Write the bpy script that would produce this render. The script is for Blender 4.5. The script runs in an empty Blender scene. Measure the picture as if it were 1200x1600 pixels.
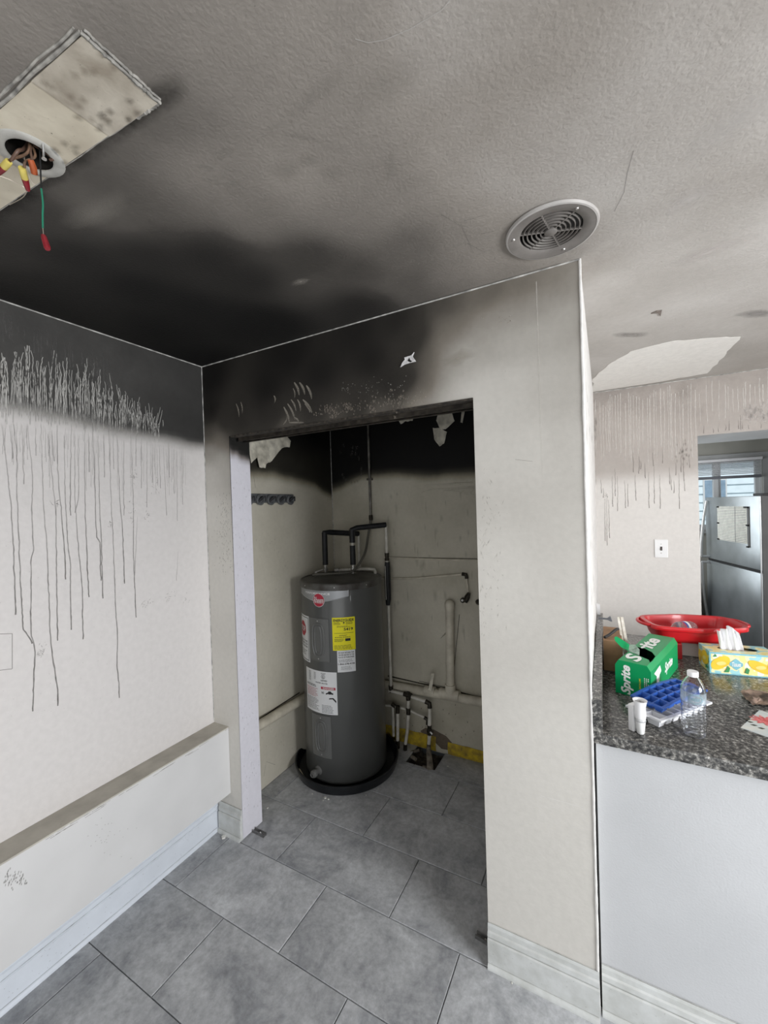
import bpy, bmesh, math, random
from mathutils import Vector, Matrix, noise
from mathutils.geometry import tessellate_polygon
random.seed(7)
R = math.radians
SC = bpy.context.scene
COL = SC.collection

# ------------------------------------------------------------------ camera
F_PX = 638.78
CAM = Vector((1.84579, -1.45588, 1.66951))
YAW, PIT, ROL = R(-28.307), R(-0.597), R(-1.7715)
_F = Vector((math.sin(YAW)*math.cos(PIT), math.cos(YAW)*math.cos(PIT), math.sin(PIT)))
_R0 = Vector((math.cos(YAW), -math.sin(YAW), 0)); _U0 = _R0.cross(_F)
_R = math.cos(ROL)*_R0 + math.sin(ROL)*_U0
_U = -math.sin(ROL)*_R0 + math.cos(ROL)*_U0
cd = bpy.data.cameras.new('camera'); cam = bpy.data.objects.new('camera', cd); COL.objects.link(cam)
cd.sensor_fit = 'HORIZONTAL'; cd.sensor_width = 36; cd.lens = 36*F_PX/1200
cd.clip_start = 0.02; cd.clip_end = 60
m = Matrix((_R, _U, -_F)).transposed().to_4x4(); m.translation = CAM
cam.matrix_world = m
SC.camera = cam

# ------------------------------------------------------------------ light
SC.view_settings.view_transform = 'Standard'; SC.view_settings.look = 'None'
SC.view_settings.gamma = 1; SC.view_settings.use_curve_mapping = False
SC.view_settings.exposure = -0.22
W = bpy.data.worlds.new('daylight'); SC.world = W; W.use_nodes = True
bg = W.node_tree.nodes['Background']; bg.inputs[0].default_value = (.86, .93, 1.0, 1); bg.inputs[1].default_value = .85

def area(name, loc, size, aim, watts, col=(1, 1, 1)):
    l = bpy.data.lights.new(name, 'AREA'); l.shape = 'RECTANGLE'; l.size, l.size_y = size; l.energy = watts; l.color = col
    o = bpy.data.objects.new(name, l); COL.objects.link(o); o.location = loc
    o.rotation_euler = (Vector(aim)-Vector(loc)).to_track_quat('-Z', 'Z').to_euler()
    return o
area('window_daylight_right', (4.25, -1.05, 1.35), (.9, 1.3), (0.2, -.5, .75), 118, (.97, .98, 1.0))
area('window_daylight_rear', (2.3, -3.5, 1.45), (2.6, 1.8), (1.2, -.4, .2), 30, (1.0, .985, .96))
area('fill_light_side', (4.25, .95, 1.55), (1.0, 1.0), (2.2, 1.5, 1.5), 19, (1.0, .97, .94))  # added fill lamp, no window behind it; brightens far wall and ceiling
area('fill_light_kitchen', (1.76, 2.75, 1.5), (1.0, 1.2), (2.8, 2.6, 1.3), 15, (.92, .97, 1.0))  # added lamp, unseen behind the far wall, to light the fridge front

sun = bpy.data.lights.new('sun', 'SUN'); sun.energy = 3.2; sun.angle = R(2); sun.color = (1, .97, .92)
so = bpy.data.objects.new('sun', sun); COL.objects.link(so); so.rotation_euler = Vector((.05, .5, -.87)).to_track_quat('-Z', 'Y').to_euler()

# ------------------------------------------------------------------ geometry of the photograph -> points on real planes
def ray(x, y): return (x-600)/F_PX*_R - (y-800)/F_PX*_U + _F
def onX(x, y, X): r = ray(x, y); return CAM + r*((X-CAM.x)/r.x)
def onY(x, y, Y): r = ray(x, y); return CAM + r*((Y-CAM.y)/r.y)
def onZ(x, y, Z): r = ray(x, y); return CAM + r*((Z-CAM.z)/r.z)
def zAt(x, y, P):                       # height of the pixel on the vertical line through P
    r = ray(x, y); d = Vector((P[0]-CAM.x, P[1]-CAM.y)); t = d.length/Vector((r.x, r.y)).length
    return CAM.z + r.z*t
V = Vector

# ------------------------------------------------------------------ materials
MATS = {}
def nodes_of(m):
    m.use_nodes = True; nt = m.node_tree
    return nt, nt.nodes['Principled BSDF']
def N(nt, t, **kw):
    n = nt.nodes.new(t)
    for k, v in kw.items():
        if k.startswith('i_'): n.inputs[k[2:].replace('_', ' ')].default_value = v
        else: setattr(n, k, v)
    return n
def mat(name, col, rough=.5, metal=0., var=.12, scale=8., bump=0., bscale=60., trans=0., ior=1.45, col2=None, alpha=None, coat=0., emit=0):
    if name in MATS: return MATS[name]
    m = bpy.data.materials.new(name); MATS[name] = m
    nt, p = nodes_of(m)
    tc = N(nt, 'ShaderNodeTexCoord'); no = N(nt, 'ShaderNodeTexNoise'); no.inputs['Scale'].default_value = scale; no.inputs['Detail'].default_value = 5
    nt.links.new(tc.outputs['Object'], no.inputs['Vector'])
    mx = N(nt, 'ShaderNodeMix', data_type='RGBA')
    a = tuple(col)+(1,); b = tuple(col2)+(1,) if col2 else tuple(c*(1-var*2) for c in col)+(1,)
    mx.inputs[6].default_value = a; mx.inputs[7].default_value = b
    rp = N(nt, 'ShaderNodeMapRange'); rp.inputs[1].default_value = .35; rp.inputs[2].default_value = .7
    nt.links.new(no.outputs['Fac'], rp.inputs[0]); nt.links.new(rp.outputs[0], mx.inputs[0])
    nt.links.new(mx.outputs[2], p.inputs['Base Color'])
    p.inputs['Roughness'].default_value = rough; p.inputs['Metallic'].default_value = metal
    p.inputs['Transmission Weight'].default_value = trans; p.inputs['IOR'].default_value = ior
    p.inputs['Coat Weight'].default_value = coat
    if alpha is not None: p.inputs['Alpha'].default_value = alpha
    if emit: p.inputs['Emission Color'].default_value = a; p.inputs['Emission Strength'].default_value = emit
    if bump:
        n2 = N(nt, 'ShaderNodeTexNoise'); n2.inputs['Scale'].default_value = bscale; n2.inputs['Detail'].default_value = 4
        nt.links.new(tc.outputs['Object'], n2.inputs['Vector'])
        bp = N(nt, 'ShaderNodeBump'); bp.inputs['Strength'].default_value = bump; bp.inputs['Distance'].default_value = .004
        nt.links.new(n2.outputs['Fac'], bp.inputs['Height']); nt.links.new(bp.outputs[0], p.inputs['Normal'])
    return m

def soot_mat(name, clean, soot=(.013, .012, .0105), mid=(.20, .18, .155), bump=.12, bscale=90, rough=.7, noise_amt=.22):
    """painted plaster; the 'soot' attribute says how thick the smoke stain lies on it"""
    m = bpy.data.materials.new(name); nt, p = nodes_of(m)
    tc = N(nt, 'ShaderNodeTexCoord'); at = N(nt, 'ShaderNodeAttribute', attribute_name='soot')
    no = N(nt, 'ShaderNodeTexNoise'); no.inputs['Scale'].default_value = 3.2; no.inputs['Detail'].default_value = 7; no.inputs['Roughness'].default_value = .62
    n3 = N(nt, 'ShaderNodeTexNoise'); n3.inputs['Scale'].default_value = 45; n3.inputs['Detail'].default_value = 4
    for n in (no, n3): nt.links.new(tc.outputs['Object'], n.inputs['Vector'])
    # soot + (noise-.5)*amt*4*s*(1-s)
    s1 = N(nt, 'ShaderNodeMath', operation='SUBTRACT'); s1.inputs[0].default_value = 1; nt.links.new(at.outputs['Fac'], s1.inputs[1])
    s2 = N(nt, 'ShaderNodeMath', operation='MULTIPLY'); nt.links.new(at.outputs['Fac'], s2.inputs[0]); nt.links.new(s1.outputs[0], s2.inputs[1])
    s3 = N(nt, 'ShaderNodeMath', operation='SUBTRACT'); nt.links.new(no.outputs['Fac'], s3.inputs[0]); s3.inputs[1].default_value = .5
    s4 = N(nt, 'ShaderNodeMath', operation='MULTIPLY'); nt.links.new(s3.outputs[0], s4.inputs[0]); nt.links.new(s2.outputs[0], s4.inputs[1])
    s5 = N(nt, 'ShaderNodeMath', operation='MULTIPLY_ADD'); nt.links.new(s4.outputs[0], s5.inputs[0]); s5.inputs[1].default_value = noise_amt*10; nt.links.new(at.outputs['Fac'], s5.inputs[2]); s5.use_clamp = True
    cr = N(nt, 'ShaderNodeValToRGB'); e = cr.color_ramp.elements
    e[0].position = 0; e[0].color = tuple(clean)+(1,); e[1].position = 1; e[1].color = tuple(soot)+(1,)
    k = e.new(.55); k.color = tuple(mid)+(1,)
    k = e.new(.82); k.color = tuple(c*.20+d*.3 for c, d in zip(mid, soot))+(1,)
    nt.links.new(s5.outputs[0], cr.inputs[0])
    # fine mottling
    mr = N(nt, 'ShaderNodeMapRange'); mr.inputs[1].default_value = .3; mr.inputs[2].default_value = .75; mr.inputs[3].default_value = 1.0; mr.inputs[4].default_value = .93
    nt.links.new(n3.outputs['Fac'], mr.inputs[0])
    mx = N(nt, 'ShaderNodeMix', data_type='RGBA', blend_type='MULTIPLY'); mx.inputs[0].default_value = 1
    nt.links.new(cr.outputs[0], mx.inputs[6]); nt.links.new(mr.outputs[0], mx.inputs[7])
    nt.links.new(mx.outputs[2], p.inputs['Base Color'])
    p.inputs['Roughness'].default_value = rough
    p.inputs['Specular IOR Level'].default_value = .3
    n2 = N(nt, 'ShaderNodeTexNoise'); n2.inputs['Scale'].default_value = bscale; n2.inputs['Detail'].default_value = 3
    nt.links.new(tc.outputs['Object'], n2.inputs['Vector'])
    bp = N(nt, 'ShaderNodeBump'); bp.inputs['Strength'].default_value = bump; bp.inputs['Distance'].default_value = .004
    nt.links.new(n2.outputs['Fac'], bp.inputs['Height']); nt.links.new(bp.outputs[0], p.inputs['Normal'])
    MATS[name] = m; return m

def streak_mat():
    """thin marks lying on a surface: colour and opacity come from the mark itself"""
    m = bpy.data.materials.new('wall_mark'); nt, p = nodes_of(m)
    at = N(nt, 'ShaderNodeAttribute', attribute_name='mark'); tc = N(nt, 'ShaderNodeTexCoord')
    no = N(nt, 'ShaderNodeTexNoise'); no.inputs['Scale'].default_value = 60; nt.links.new(tc.outputs['Object'], no.inputs['Vector'])
    mr = N(nt, 'ShaderNodeMapRange'); mr.inputs[1].default_value = .25; mr.inputs[2].default_value = .5; mr.inputs[3].default_value = .82
    nt.links.new(no.outputs['Fac'], mr.inputs[0])
    mu = N(nt, 'ShaderNodeMath', operation='MULTIPLY'); nt.links.new(mr.outputs[0], mu.inputs[0]); nt.links.new(at.outputs['Alpha'], mu.inputs[1])
    nt.links.new(at.outputs['Color'], p.inputs['Base Color']); nt.links.new(mu.outputs[0], p.inputs['Alpha'])
    p.inputs['Roughness'].default_value = .8; p.inputs['Specular IOR Level'].default_value = .1
    return m

# ------------------------------------------------------------------ mesh builder
class MB:
    def __init__(s): s.v = []; s.f = []; s.c = None
    def add(s, vs, fs):
        o = len(s.v); s.v += [Vector(p) for p in vs]; s.f += [tuple(i+o for i in f) for f in fs]; return s
    def box(s, a, b, ch=0, M=None):
        x0, y0, z0 = [min(a[i], b[i]) for i in range(3)]; x1, y1, z1 = [max(a[i], b[i]) for i in range(3)]
        if not ch:
            vs = [(x0,y0,z0),(x1,y0,z0),(x1,y1,z0),(x0,y1,z0),(x0,y0,z1),(x1,y0,z1),(x1,y1,z1),(x0,y1,z1)]
            fs = [(0,3,2,1),(4,5,6,7),(0,1,5,4),(1,2,6,5),(2,3,7,6),(3,0,4,7)]
        else:
            bm = bmesh.new(); bmesh.ops.create_cube(bm, size=1)
            for v in bm.verts: v.co = Vector(((x0+x1)/2+v.co.x*(x1-x0), (y0+y1)/2+v.co.y*(y1-y0), (z0+z1)/2+v.co.z*(z1-z0)))
            bmesh.ops.bevel(bm, geom=bm.edges[:], offset=min(ch, .45*min(x1-x0, y1-y0, z1-z0)), segments=2, affect='EDGES', profile=.6)
            vs = [v.co.copy() for v in bm.verts]; bm.verts.index_update(); fs = [[v.index for v in f.verts] for f in bm.faces]; bm.free()
        if M is not None: vs = [M @ Vector(p) for p in vs]
        return s.add(vs, fs)
    def lathe(s, c, prof, n=32, M=None, cap=True, a0=0, a1=2*math.pi):
        """prof: (radius, height) pairs about a vertical axis through c"""
        vs = []; fs = []; k = len(prof); full = abs(a1-a0-2*math.pi) < 1e-6; cols = n if full else n+1
        for i in range(cols):
            a = a0+(a1-a0)*i/n
            for r, z in prof: vs.append(Vector((math.cos(a)*r, math.sin(a)*r, z)))
        for i in range(n):
            j = (i+1) % cols
            for t in range(k-1): fs.append((i*k+t, j*k+t, j*k+t+1, i*k+t+1))
        if cap and full:
            if prof[0][0] > 1e-5: fs.append(tuple(i*k for i in range(n))[::-1])
            if prof[-1][0] > 1e-5: fs.append(tuple(i*k+k-1 for i in range(n)))
        if M is not None: vs = [M @ v for v in vs]
        vs = [v+Vector(c) for v in vs]
        return s.add(vs, fs)
    def tube(s, pts, r, n=12, cap=True, rs=None):
        pts = [Vector(p) for p in pts]; vs = []; fs = []; up = None
        for i, p in enumerate(pts):
            if i == 0: t = (pts[1]-p)
            elif i == len(pts)-1: t = (p-pts[i-1])
            else: t = (pts[i+1]-p).normalized()+(p-pts[i-1]).normalized()
            t = t.normalized() if t.length > 1e-9 else Vector((0, 0, 1))
            if up is None:
                up = Vector((0, 0, 1)) if abs(t.z) < .9 else Vector((1, 0, 0))
            x = t.cross(up).normalized(); y = x.cross(t).normalized(); up = y
            q = rs[i] if rs else r
            if 0 < i < len(pts)-1:
                cosh = max(.5, ((pts[i+1]-p).normalized()).dot(t))
            for k in range(n):
                a = 2*math.pi*k/n; vs.append(p+x*math.cos(a)*q+y*math.sin(a)*q)
        for i in range(len(pts)-1):
            for k in range(n):
                a, b = i*n+k, i*n+(k+1) % n; fs.append((a, b, b+n, a+n))
        if cap: fs.append(tuple(range(n))[::-1]); fs.append(tuple(range((len(pts)-1)*n, len(pts)*n)))
        return s.add(vs, fs)
    def prism(s, poly, off):
        """closed polygon (3-D points) pushed along off"""
        poly = [Vector(p) for p in poly]; off = Vector(off); n = len(poly)
        t = tessellate_polygon([poly]); vs = poly+[p+off for p in poly]
        fs = [tuple(a) for a in t]+[tuple(i+n for i in a)[::-1] for a in t]+[(i, (i+1) % n, (i+1) % n+n, i+n) for i in range(n)]
        return s.add(vs, fs)
    def flat(s, poly, holes=()):
        loops = [[Vector(p) for p in poly]]+[[Vector(p) for p in h] for h in holes]
        t = tessellate_polygon(loops); return s.add([p for l in loops for p in l], [tuple(a) for a in t])
    def grid(s, us, vs_, fn, skip=None):
        nu, nv = len(us), len(vs_); P = [fn(u, w) for u in us for w in vs_]; fs = []
        for i in range(nu-1):
            for j in range(nv-1):
                if skip and skip((us[i]+us[i+1])/2, (vs_[j]+vs_[j+1])/2): continue
                fs.append((i*nv+j, (i+1)*nv+j, (i+1)*nv+j+1, i*nv+j+1))
        return s.add(P, fs)

ORI = {}
def fix_normals(me):
    bm = bmesh.new(); bm.from_mesh(me); bmesh.ops.recalc_face_normals(bm, faces=bm.faces[:]); bm.to_mesh(me); bm.free()
def obj(name, mb, m, parent=None, smooth=False, kind=None, label=None, origin=None, cleanup=True, ang=40):
    me = bpy.data.meshes.new(name)
    if parent is not None: o0 = ORI[parent.name]
    elif origin is not None: o0 = Vector(origin)
    else: o0 = Vector((0, 0, 0))
    me.from_pydata([v-o0 for v in mb.v], [], mb.f)
    if cleanup: fix_normals(me)
    if isinstance(m, (list, tuple)):
        for q in m: me.materials.append(q)
    else: me.materials.append(m)
    o = bpy.data.objects.new(name, me); COL.objects.link(o)
    if parent is not None: o.parent = parent
    else: o.location = o0
    ORI[o.name] = o0
    if smooth:
        me.shade_smooth() if hasattr(me, 'shade_smooth') else None
        try: me.set_sharp_from_angle(angle=R(ang))
        except Exception: pass
    if kind: o['kind'] = kind
    if label: o['label'] = label
    return o
def thing(name, label, cat, loc=(0, 0, 0), group=None):
    o = bpy.data.objects.new(name, None); COL.objects.link(o); o.location = loc; o.empty_display_size = .05
    ORI[o.name] = Vector(loc); o['label'] = label; o['category'] = cat
    if group: o['group'] = group
    return o
def tag(o, label, cat, group=None):
    o['label'] = label; o['category'] = cat
    if group: o['group'] = group
    return o
def struct(name, mb, m, parent=None, **k):
    return obj(name, mb, m, parent, kind='structure' if parent is None else None, **k)
def add_soot(o, fn):
    me = o.data; a = me.attributes.new('soot', 'FLOAT', 'POINT'); o0 = ORI[o.name]
    a.data.foreach_set('value', [max(0., min(1., fn(v.co+o0))) for v in me.vertices])
def sm(a, b, x):
    t = max(0., min(1., (x-a)/(b-a))) if a != b else float(x > a); return t*t*(3-2*t)
def frange(a, b, step, extra=()):
    n = max(1, int(round((b-a)/step))); l = [a+(b-a)*i/n for i in range(n+1)]+[e for e in extra if a <= e <= b]
    l.sort(); o = [l[0]]
    for q in l[1:]:
        if q-o[-1] > 1e-4: o.append(q)
    return o
def nz(*p): return noise.noise(Vector(p))

# ---------- text: a font curve turned into a mesh, laid with a 2-D -> 3-D map
_fc = {}
def text_tris(s, shear=0, bold=0):
    key = (s, shear, bold)
    if key in _fc: return _fc[key]
    c = bpy.data.curves.new('t', 'FONT'); c.body = s; c.size = 1; c.shear = shear; c.offset = bold; c.resolution_u = 3
    c.align_x = 'CENTER'; c.align_y = 'CENTER'
    o = bpy.data.objects.new('t', c); COL.objects.link(o)
    dg = bpy.context.evaluated_depsgraph_get(); me = bpy.data.meshes.new_from_object(o.evaluated_get(dg))
    bm = bmesh.new(); bm.from_mesh(me); bmesh.ops.triangulate(bm, faces=bm.faces[:])
    vs = [v.co.copy() for v in bm.verts]; fs = [tuple(v.index for v in f.verts) for f in bm.faces]; bm.free()
    bpy.data.objects.remove(o); bpy.data.curves.remove(c); bpy.data.meshes.remove(me)
    x0 = min(v.x for v in vs); x1 = max(v.x for v in vs); y0 = min(v.y for v in vs); y1 = max(v.y for v in vs)
    vs = [((v.x-(x0+x1)/2)/(x1-x0), (v.y-(y0+y1)/2)/(y1-y0)) for v in vs]
    _fc[key] = (vs, fs, (x1-x0)/(y1-y0)); return _fc[key]
def put_text(mb, s, cx, cy, w, h, fn, rot=0, shear=0, bold=0.0):
    """text in a box w x h about (cx, cy) of a 2-D map fn(u, v) -> 3-D"""
    vs, fs, asp = text_tris(s, shear, bold)
    if w is None: w = h*asp
    if h is None: h = w/asp
    ca, sa = math.cos(rot), math.sin(rot)
    mb.add([fn(cx+x*w*ca-y*h*sa, cy+x*w*sa+y*h*ca) for x, y in vs], fs)
def put_lines(mb, u0, u1, v0, v1, n, fn, rag=.25, th=.4):
    """rows of print too small to read: short dashes"""
    dv = (v1-v0)/n
    for i in range(n):
        v = v1-(i+.5)*dv; u = u0; end = u1-(u1-u0)*random.random()*rag
        while u < end-1e-6:
            w = min(end-u, (u1-u0)*random.uniform(.06, .2)); q = abs(dv)*th/2
            mb.add([fn(u, v-q), fn(u+w, v-q), fn(u+w, v+q), fn(u, v+q)], [(0, 1, 2, 3)]); u += w+(u1-u0)*.025
MARK = streak_mat()
class Marks:
    """ribbons and dabs lying half a millimetre off a wall"""
    def __init__(s): s.v = []; s.f = []; s.c = []
    def ribbon(s, pts, ws, nrm, cols):
        nrm = Vector(nrm); o = len(s.v); n = len(pts)
        for i, p in enumerate(pts):
            t = (pts[min(i+1, n-1)]-pts[max(i-1, 0)]); t = t.normalized() if t.length else Vector((0, 0, 1))
            q = nrm.cross(t).normalized()*ws[i]/2
            s.v += [p-q, p+q]; s.c += [cols[i], cols[i]]
        s.f += [(o+2*i, o+2*i+1, o+2*i+3, o+2*i+2) for i in range(n-1)]
    def dab(s, p, a, b, rx, ry, col, n=8, rim=True, jag=.25):
        o = len(s.v); a = Vector(a); b = Vector(b)
        s.v.append(p); s.c.append(col)
        for k in range(n):
            t = 2*math.pi*k/n; j = 1+random.uniform(-jag, jag)
            s.v.append(p+a*math.cos(t)*rx*j+b*math.sin(t)*ry*j); s.c.append(col[:3]+((0 if rim else col[3]),))
        s.f += [(o, o+1+k, o+1+(k+1) % n) for k in range(n)]
    def poly(s, pts, col):
        o = len(s.v); pts = [Vector(p) for p in pts]; s.v += pts; s.c += [col]*len(pts)
        s.f += [tuple(i+o for i in t) for t in tessellate_polygon([pts])]
    def build(s, name, parent, off):
        mb = MB(); mb.v = [Vector(v)+Vector(off) for v in s.v]; mb.f = s.f
        o = obj(name, mb, MARK, parent, kind='stuff', cleanup=False)
        a = o.data.color_attributes.new('mark', 'FLOAT_COLOR', 'POINT')
        a.data.foreach_set('color', [x for c in s.c for x in c])
        return o

# ------------------------------------------------------------------ THE SETTING
H = 2.44; XW = 1.795; YB = 1.135; YF = 1.83; OX0, OX1, OZ = .187, 1.44, 2.055; TH = .13

def border_left(y):          # height where the smoke layer ended on the left wall
    return 2.055+.02*math.sin(y*5)+.012*nz(y*6, 0, 0) - .03*sm(-.25, 0, y)
def soot_left(p):
    y, z = p.y, p.z
    if y < TH:
        b = border_left(y); d = sm(b-.05, b+.045, z)*(.80+.09*sm(-.5, -.05, y)+.05*sm(2.3, 2.1, z))
        d += .10*sm(b-.9, b, z)*(1-d)
        return d
    b = 1.90-.07*sm(.5, YB, y)-.05*sm(.9, YB, y)+.01*nz(y*9, 3, 0)
    d = sm(b-.09, b+.05, z)*(.93+.07*sm(2.0, 2.2, z))
    return max(d, .16+.05*nz(y*3, z*3, 1)+.10*sm(.6, YB, y))  # closet stretch: base tone gets darker towards the back corner
def soot_back(p):
    b = 1.875-.05*sm(.3, 0, p.x)+.03*math.sin(p.x*4)
    if p.x > .85: b += .02*sm(.85, .95, p.x)
    d = sm(b-.10, b+.06, p.z)
    w = .30+.08*nz(p.x*2.5, p.z*2.5, 4)+.10*sm(.5, 0, p.z)  # base tone, darker towards the floor
    return max(d, w)
def soot_front(p):
    x, z = p.x, p.z
    if p.y > TH-.005:        # the inside face, deep in smoke
        return .25+.75*sm(1.85, 1.95, z)
    if p.y > .004 and x < OX0+.01 and z < OZ-.001:   # left reveal
        return .04+.96*sm(1.93, 2.0, z+.05*(p.y/TH))
    if abs(z-OZ) < .002 and p.y > .004: return .97
    if x > XW-.002 and p.y > .004: return 0
    sw = sd = 0
    for q, d in _cf:
        r2 = (q.x-x)**2+(q.z-z)**2; w = 1/(r2+.0035)**2; sw += w; sd += w*d
    d = sd/sw
    return d+.05*nz(x*6, z*6, 2)*sm(0, .3, d)*sm(1, .7, d)
FCTRL = [(330,590,1),(450,550,1),(560,520,.98),(620,500,.95),(700,475,.80),(760,460,.67),(820,440,.56),(880,420,.54),(895,440,.47),
 (330,640,.98),(420,610,1),(500,590,.99),(580,565,.99),(640,550,.88),(665,560,.70),(700,560,.42),(730,560,.28),(780,540,.28),(850,520,.32),(890,500,.36),(700,520,.60),(770,500,.42),(650,525,.86),(840,480,.42),
 (330,680,.80),(330,705,.38),(330,740,.10),(350,662,.88),(375,655,.90),(430,640,.90),(500,625,.90),(560,612,.88),(610,600,.95),(640,592,.95),(665,600,.72),(690,605,.38),(720,608,.12),(745,640,.06),(760,600,.10),(800,600,.13),(850,600,.20),(900,600,.24),
 (362,676,.80),(450,668,.72),(520,655,.74),(600,642,.68),(660,632,.48),(700,625,.18),(735,618,.05),(345,690,.58),(345,720,.22),(330,800,.04),(350,900,.04),(350,1100,.04),(345,1250,.05),
 (760,700,.07),(820,700,.09),(900,700,.17),(760,900,.05),(900,900,.12),(850,1200,.06),(800,1400,.05),(920,1400,.08)]
_cf = [(onY(x, y, 0), d) for x, y, d in FCTRL]
CTRL = [(220,450,1),(380,500,1),(100,450,.97),(250,510,1),(0,470,.97),(150,500,.97),(300,480,1),(320,565,1),(420,500,1),(0,390,.92),(120,400,.97),(230,400,.97),(60,340,.86),(170,330,.76),(250,330,.80),(320,400,.97),
 (400,440,.96),(480,400,.86),(560,430,.87),(640,440,.82),(560,480,.95),(700,430,.74),(800,420,.68),(640,390,.78),(720,370,.68),(470,445,.84),(300,250,.66),(400,320,.72),(450,270,.62),
 (530,330,.70),(600,300,.66),(600,200,.61),(700,250,.60),(450,150,.64),(350,100,.67),(280,150,.78),(240,190,.85),(180,220,.80),(140,260,.84),(60,60,.63),(20,120,.66),(200,40,.66),
 (300,20,.62),(500,50,.62),(700,60,.60),(900,60,.57),(1100,50,.53),(1180,150,.46),(1100,250,.46),(900,200,.53),(800,280,.57),(960,300,.50),(760,340,.58),(1180,400,.42),(1050,360,.47),
 (960,390,.52),(930,460,.42),(1100,480,.40),(1190,560,.44),(1000,520,.42),(940,560,.43),(850,395,.56),(0,20,.60)]
_cp = [(onZ(x, y, H), d) for x, y, d in CTRL]
def soot_ceil(p):
    if p.y > .0 and p.x < XW-.05 and p.y < YF: return 1.
    sw = sd = 0
    for q, d in _cp:
        r2 = (q.x-p.x)**2+(q.y-p.y)**2; w = 1/(r2+.006)**2
        sw += w; sd += w*d
    d = sd/sw-.05*sm(1, .8, sd/sw)
    return d+.07*nz(p.x*4, p.y*4, 0)*sm(1, .7, d)

M_left = soot_mat('painted_plaster_left', (.66, .635, .62), mid=(.26, .25, .235), soot=(.017, .017, .016))
M_front = soot_mat('painted_plaster_cream', (.67, .65, .605), mid=(.21, .188, .158), soot=(.007, .006, .0052), noise_amt=.10)
M_ceil = soot_mat('ceiling_plaster', (.88, .86, .835), mid=(.31, .283, .252), soot=(.0045, .0042, .0038), bump=.35, bscale=130, noise_amt=.075)
M_closet = soot_mat('closet_plaster', (.70, .665, .57), mid=(.30, .275, .205), soot=(.0035, .0032, .003), bump=.1)
M_far = soot_mat('far_wall_plaster', (.74, .715, .685), mid=(.42, .38, .35), noise_amt=.12)
M_white = mat('white_gloss_paint', (.78, .79, .80), .45, var=.06, scale=14, bump=.08, bscale=30)
M_white_warm = mat('scuffed_white_paint', (.80, .785, .77), .5, var=.05, scale=5, bump=.12, bscale=40)
M_panel = mat('peninsula_paint', (.53, .54, .55), .5, var=.04, scale=3, bump=.18, bscale=160)
M_edge = mat('bare_edge_plaster', (.78, .765, .74), .7, var=.10, scale=25, bump=.4, bscale=50)
M_reveal = mat('door_reveal_white', (.80, .79, .83), .5, var=.05, scale=30, bump=.1)  # lavender cast of the daylight mixed into this white

YREAR = -3.6; XR = 4.35
# left wall: one plane from the room through to the closet's back corner
ys = frange(YREAR, -1.2, .2)+frange(-1.2, YB, .018, (0, TH))[1:]; zs = frange(0, 1.5, .15)+frange(1.5, H, .018)[1:]
mb = MB().grid(ys, zs, lambda u, w: V((0, u, w)))
mb.box((-.12, YREAR, -.008), (-.001, YB+.12, H+.07))
wall_left = struct('wall_left', mb, M_left, cleanup=False)
me = wall_left.data
for p in me.polygons: pass
add_soot(wall_left, soot_left)
me.materials.append(M_closet)
for p in me.polygons:
    if p.center.y > TH*.5: p.material_index = 1

# front wall with the closet opening, its end and its run back to the far wall
mb = MB()
xs = frange(0, XW, .016, (OX0, OX1)); zs = frange(0, 1.5, .1)+frange(1.5, H, .016, (OZ,))[1:]
hole = lambda u, w: OX0 < u < OX1 and w < OZ
mb.grid(xs, zs, lambda u, w: V((u, 0, w)), hole)
mb.grid(frange(0, 1.665, .05, (OX0, OX1)), frange(0, H, .05, (OZ,)), lambda u, w: V((u, TH, w)), hole)
mb.grid(frange(.0, TH, .02), frange(0, OZ, .02), lambda u, w: V((OX0, u, w)))
mb.grid(frange(.0, TH, .02), frange(0, OZ, .05), lambda u, w: V((OX1, u, w)))
mb.grid(frange(OX0, OX1, .05), frange(0, TH, .03), lambda u, w: V((u, w, OZ)))
wall_front = struct('wall_front', mb, M_front, cleanup=False)
add_soot(wall_front, soot_front)
wall_front.data.materials.append(M_reveal)
mb = MB().box((1.665, .001, 0), (XW-.001, YF, H))
mb.grid(frange(0.0, YF, .1), frange(0, H, .1), lambda u, w: V((XW, u+.0005, w)))
struct('wall_partition', mb, M_edge)
# back wall of the closet
mb = MB().grid(frange(0, 1.665, .018), frange(0, H, .018), lambda u, w: V((u, YB, w))); mb.box((-.05, YB+.001, -.008), (1.665, YB+.1, H+.07))
wall_back = struct('wall_back', mb, M_closet, cleanup=False); add_soot(wall_back, soot_back)
# far wall with the kitchen doorway
DX0 = onY(1090, 690, YF).x; DZ = onY(1090, 681, YF).z; DX1 = 3.45
def soot_far(p):
    b = onY(1060, 745, YF).z
    d = .44*sm(b-.06, b+.08, p.z)+.08*sm(b+.15, H, p.z)+.05
    return d
mb = MB(); skip = lambda u, w: DX0 < u < DX1 and w < DZ
mb.grid(frange(XW, XR, .03, (DX0, DX1)), frange(0, H, .03, (DZ,)), lambda u, w: V((u, YF, w)), skip)
mb.grid(frange(XW, XR, .3, (DX0, DX1)), frange(0, H, .3, (DZ,)), lambda u, w: V((u, YF+.13, w)), skip)
mb.grid([0, .13], frange(0, DZ, .2), lambda u, w: V((DX0, YF+u, w)))
mb.grid([0, .13], frange(0, DZ, .2), lambda u, w: V((DX1, YF+u, w)))
wall_far = struct('wall_far', mb, M_far, cleanup=False); add_soot(wall_far, soot_far)
M_kit = mat('kitchen_wall_grey', (.44, .435, .39), .6, var=.05)
M_ltrim = mat('grey_white_lintel', (.62, .63, .64), .6, var=.05)
struct('trim_1', MB().box((DX0-.02, YF+.131, DZ), (DX1+.1, YF+.50, DZ+.12)).box((DX0+.0005, YF+.0005, DZ), (DX1-.0005, YF+.131, DZ+.02)), M_ltrim)
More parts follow.
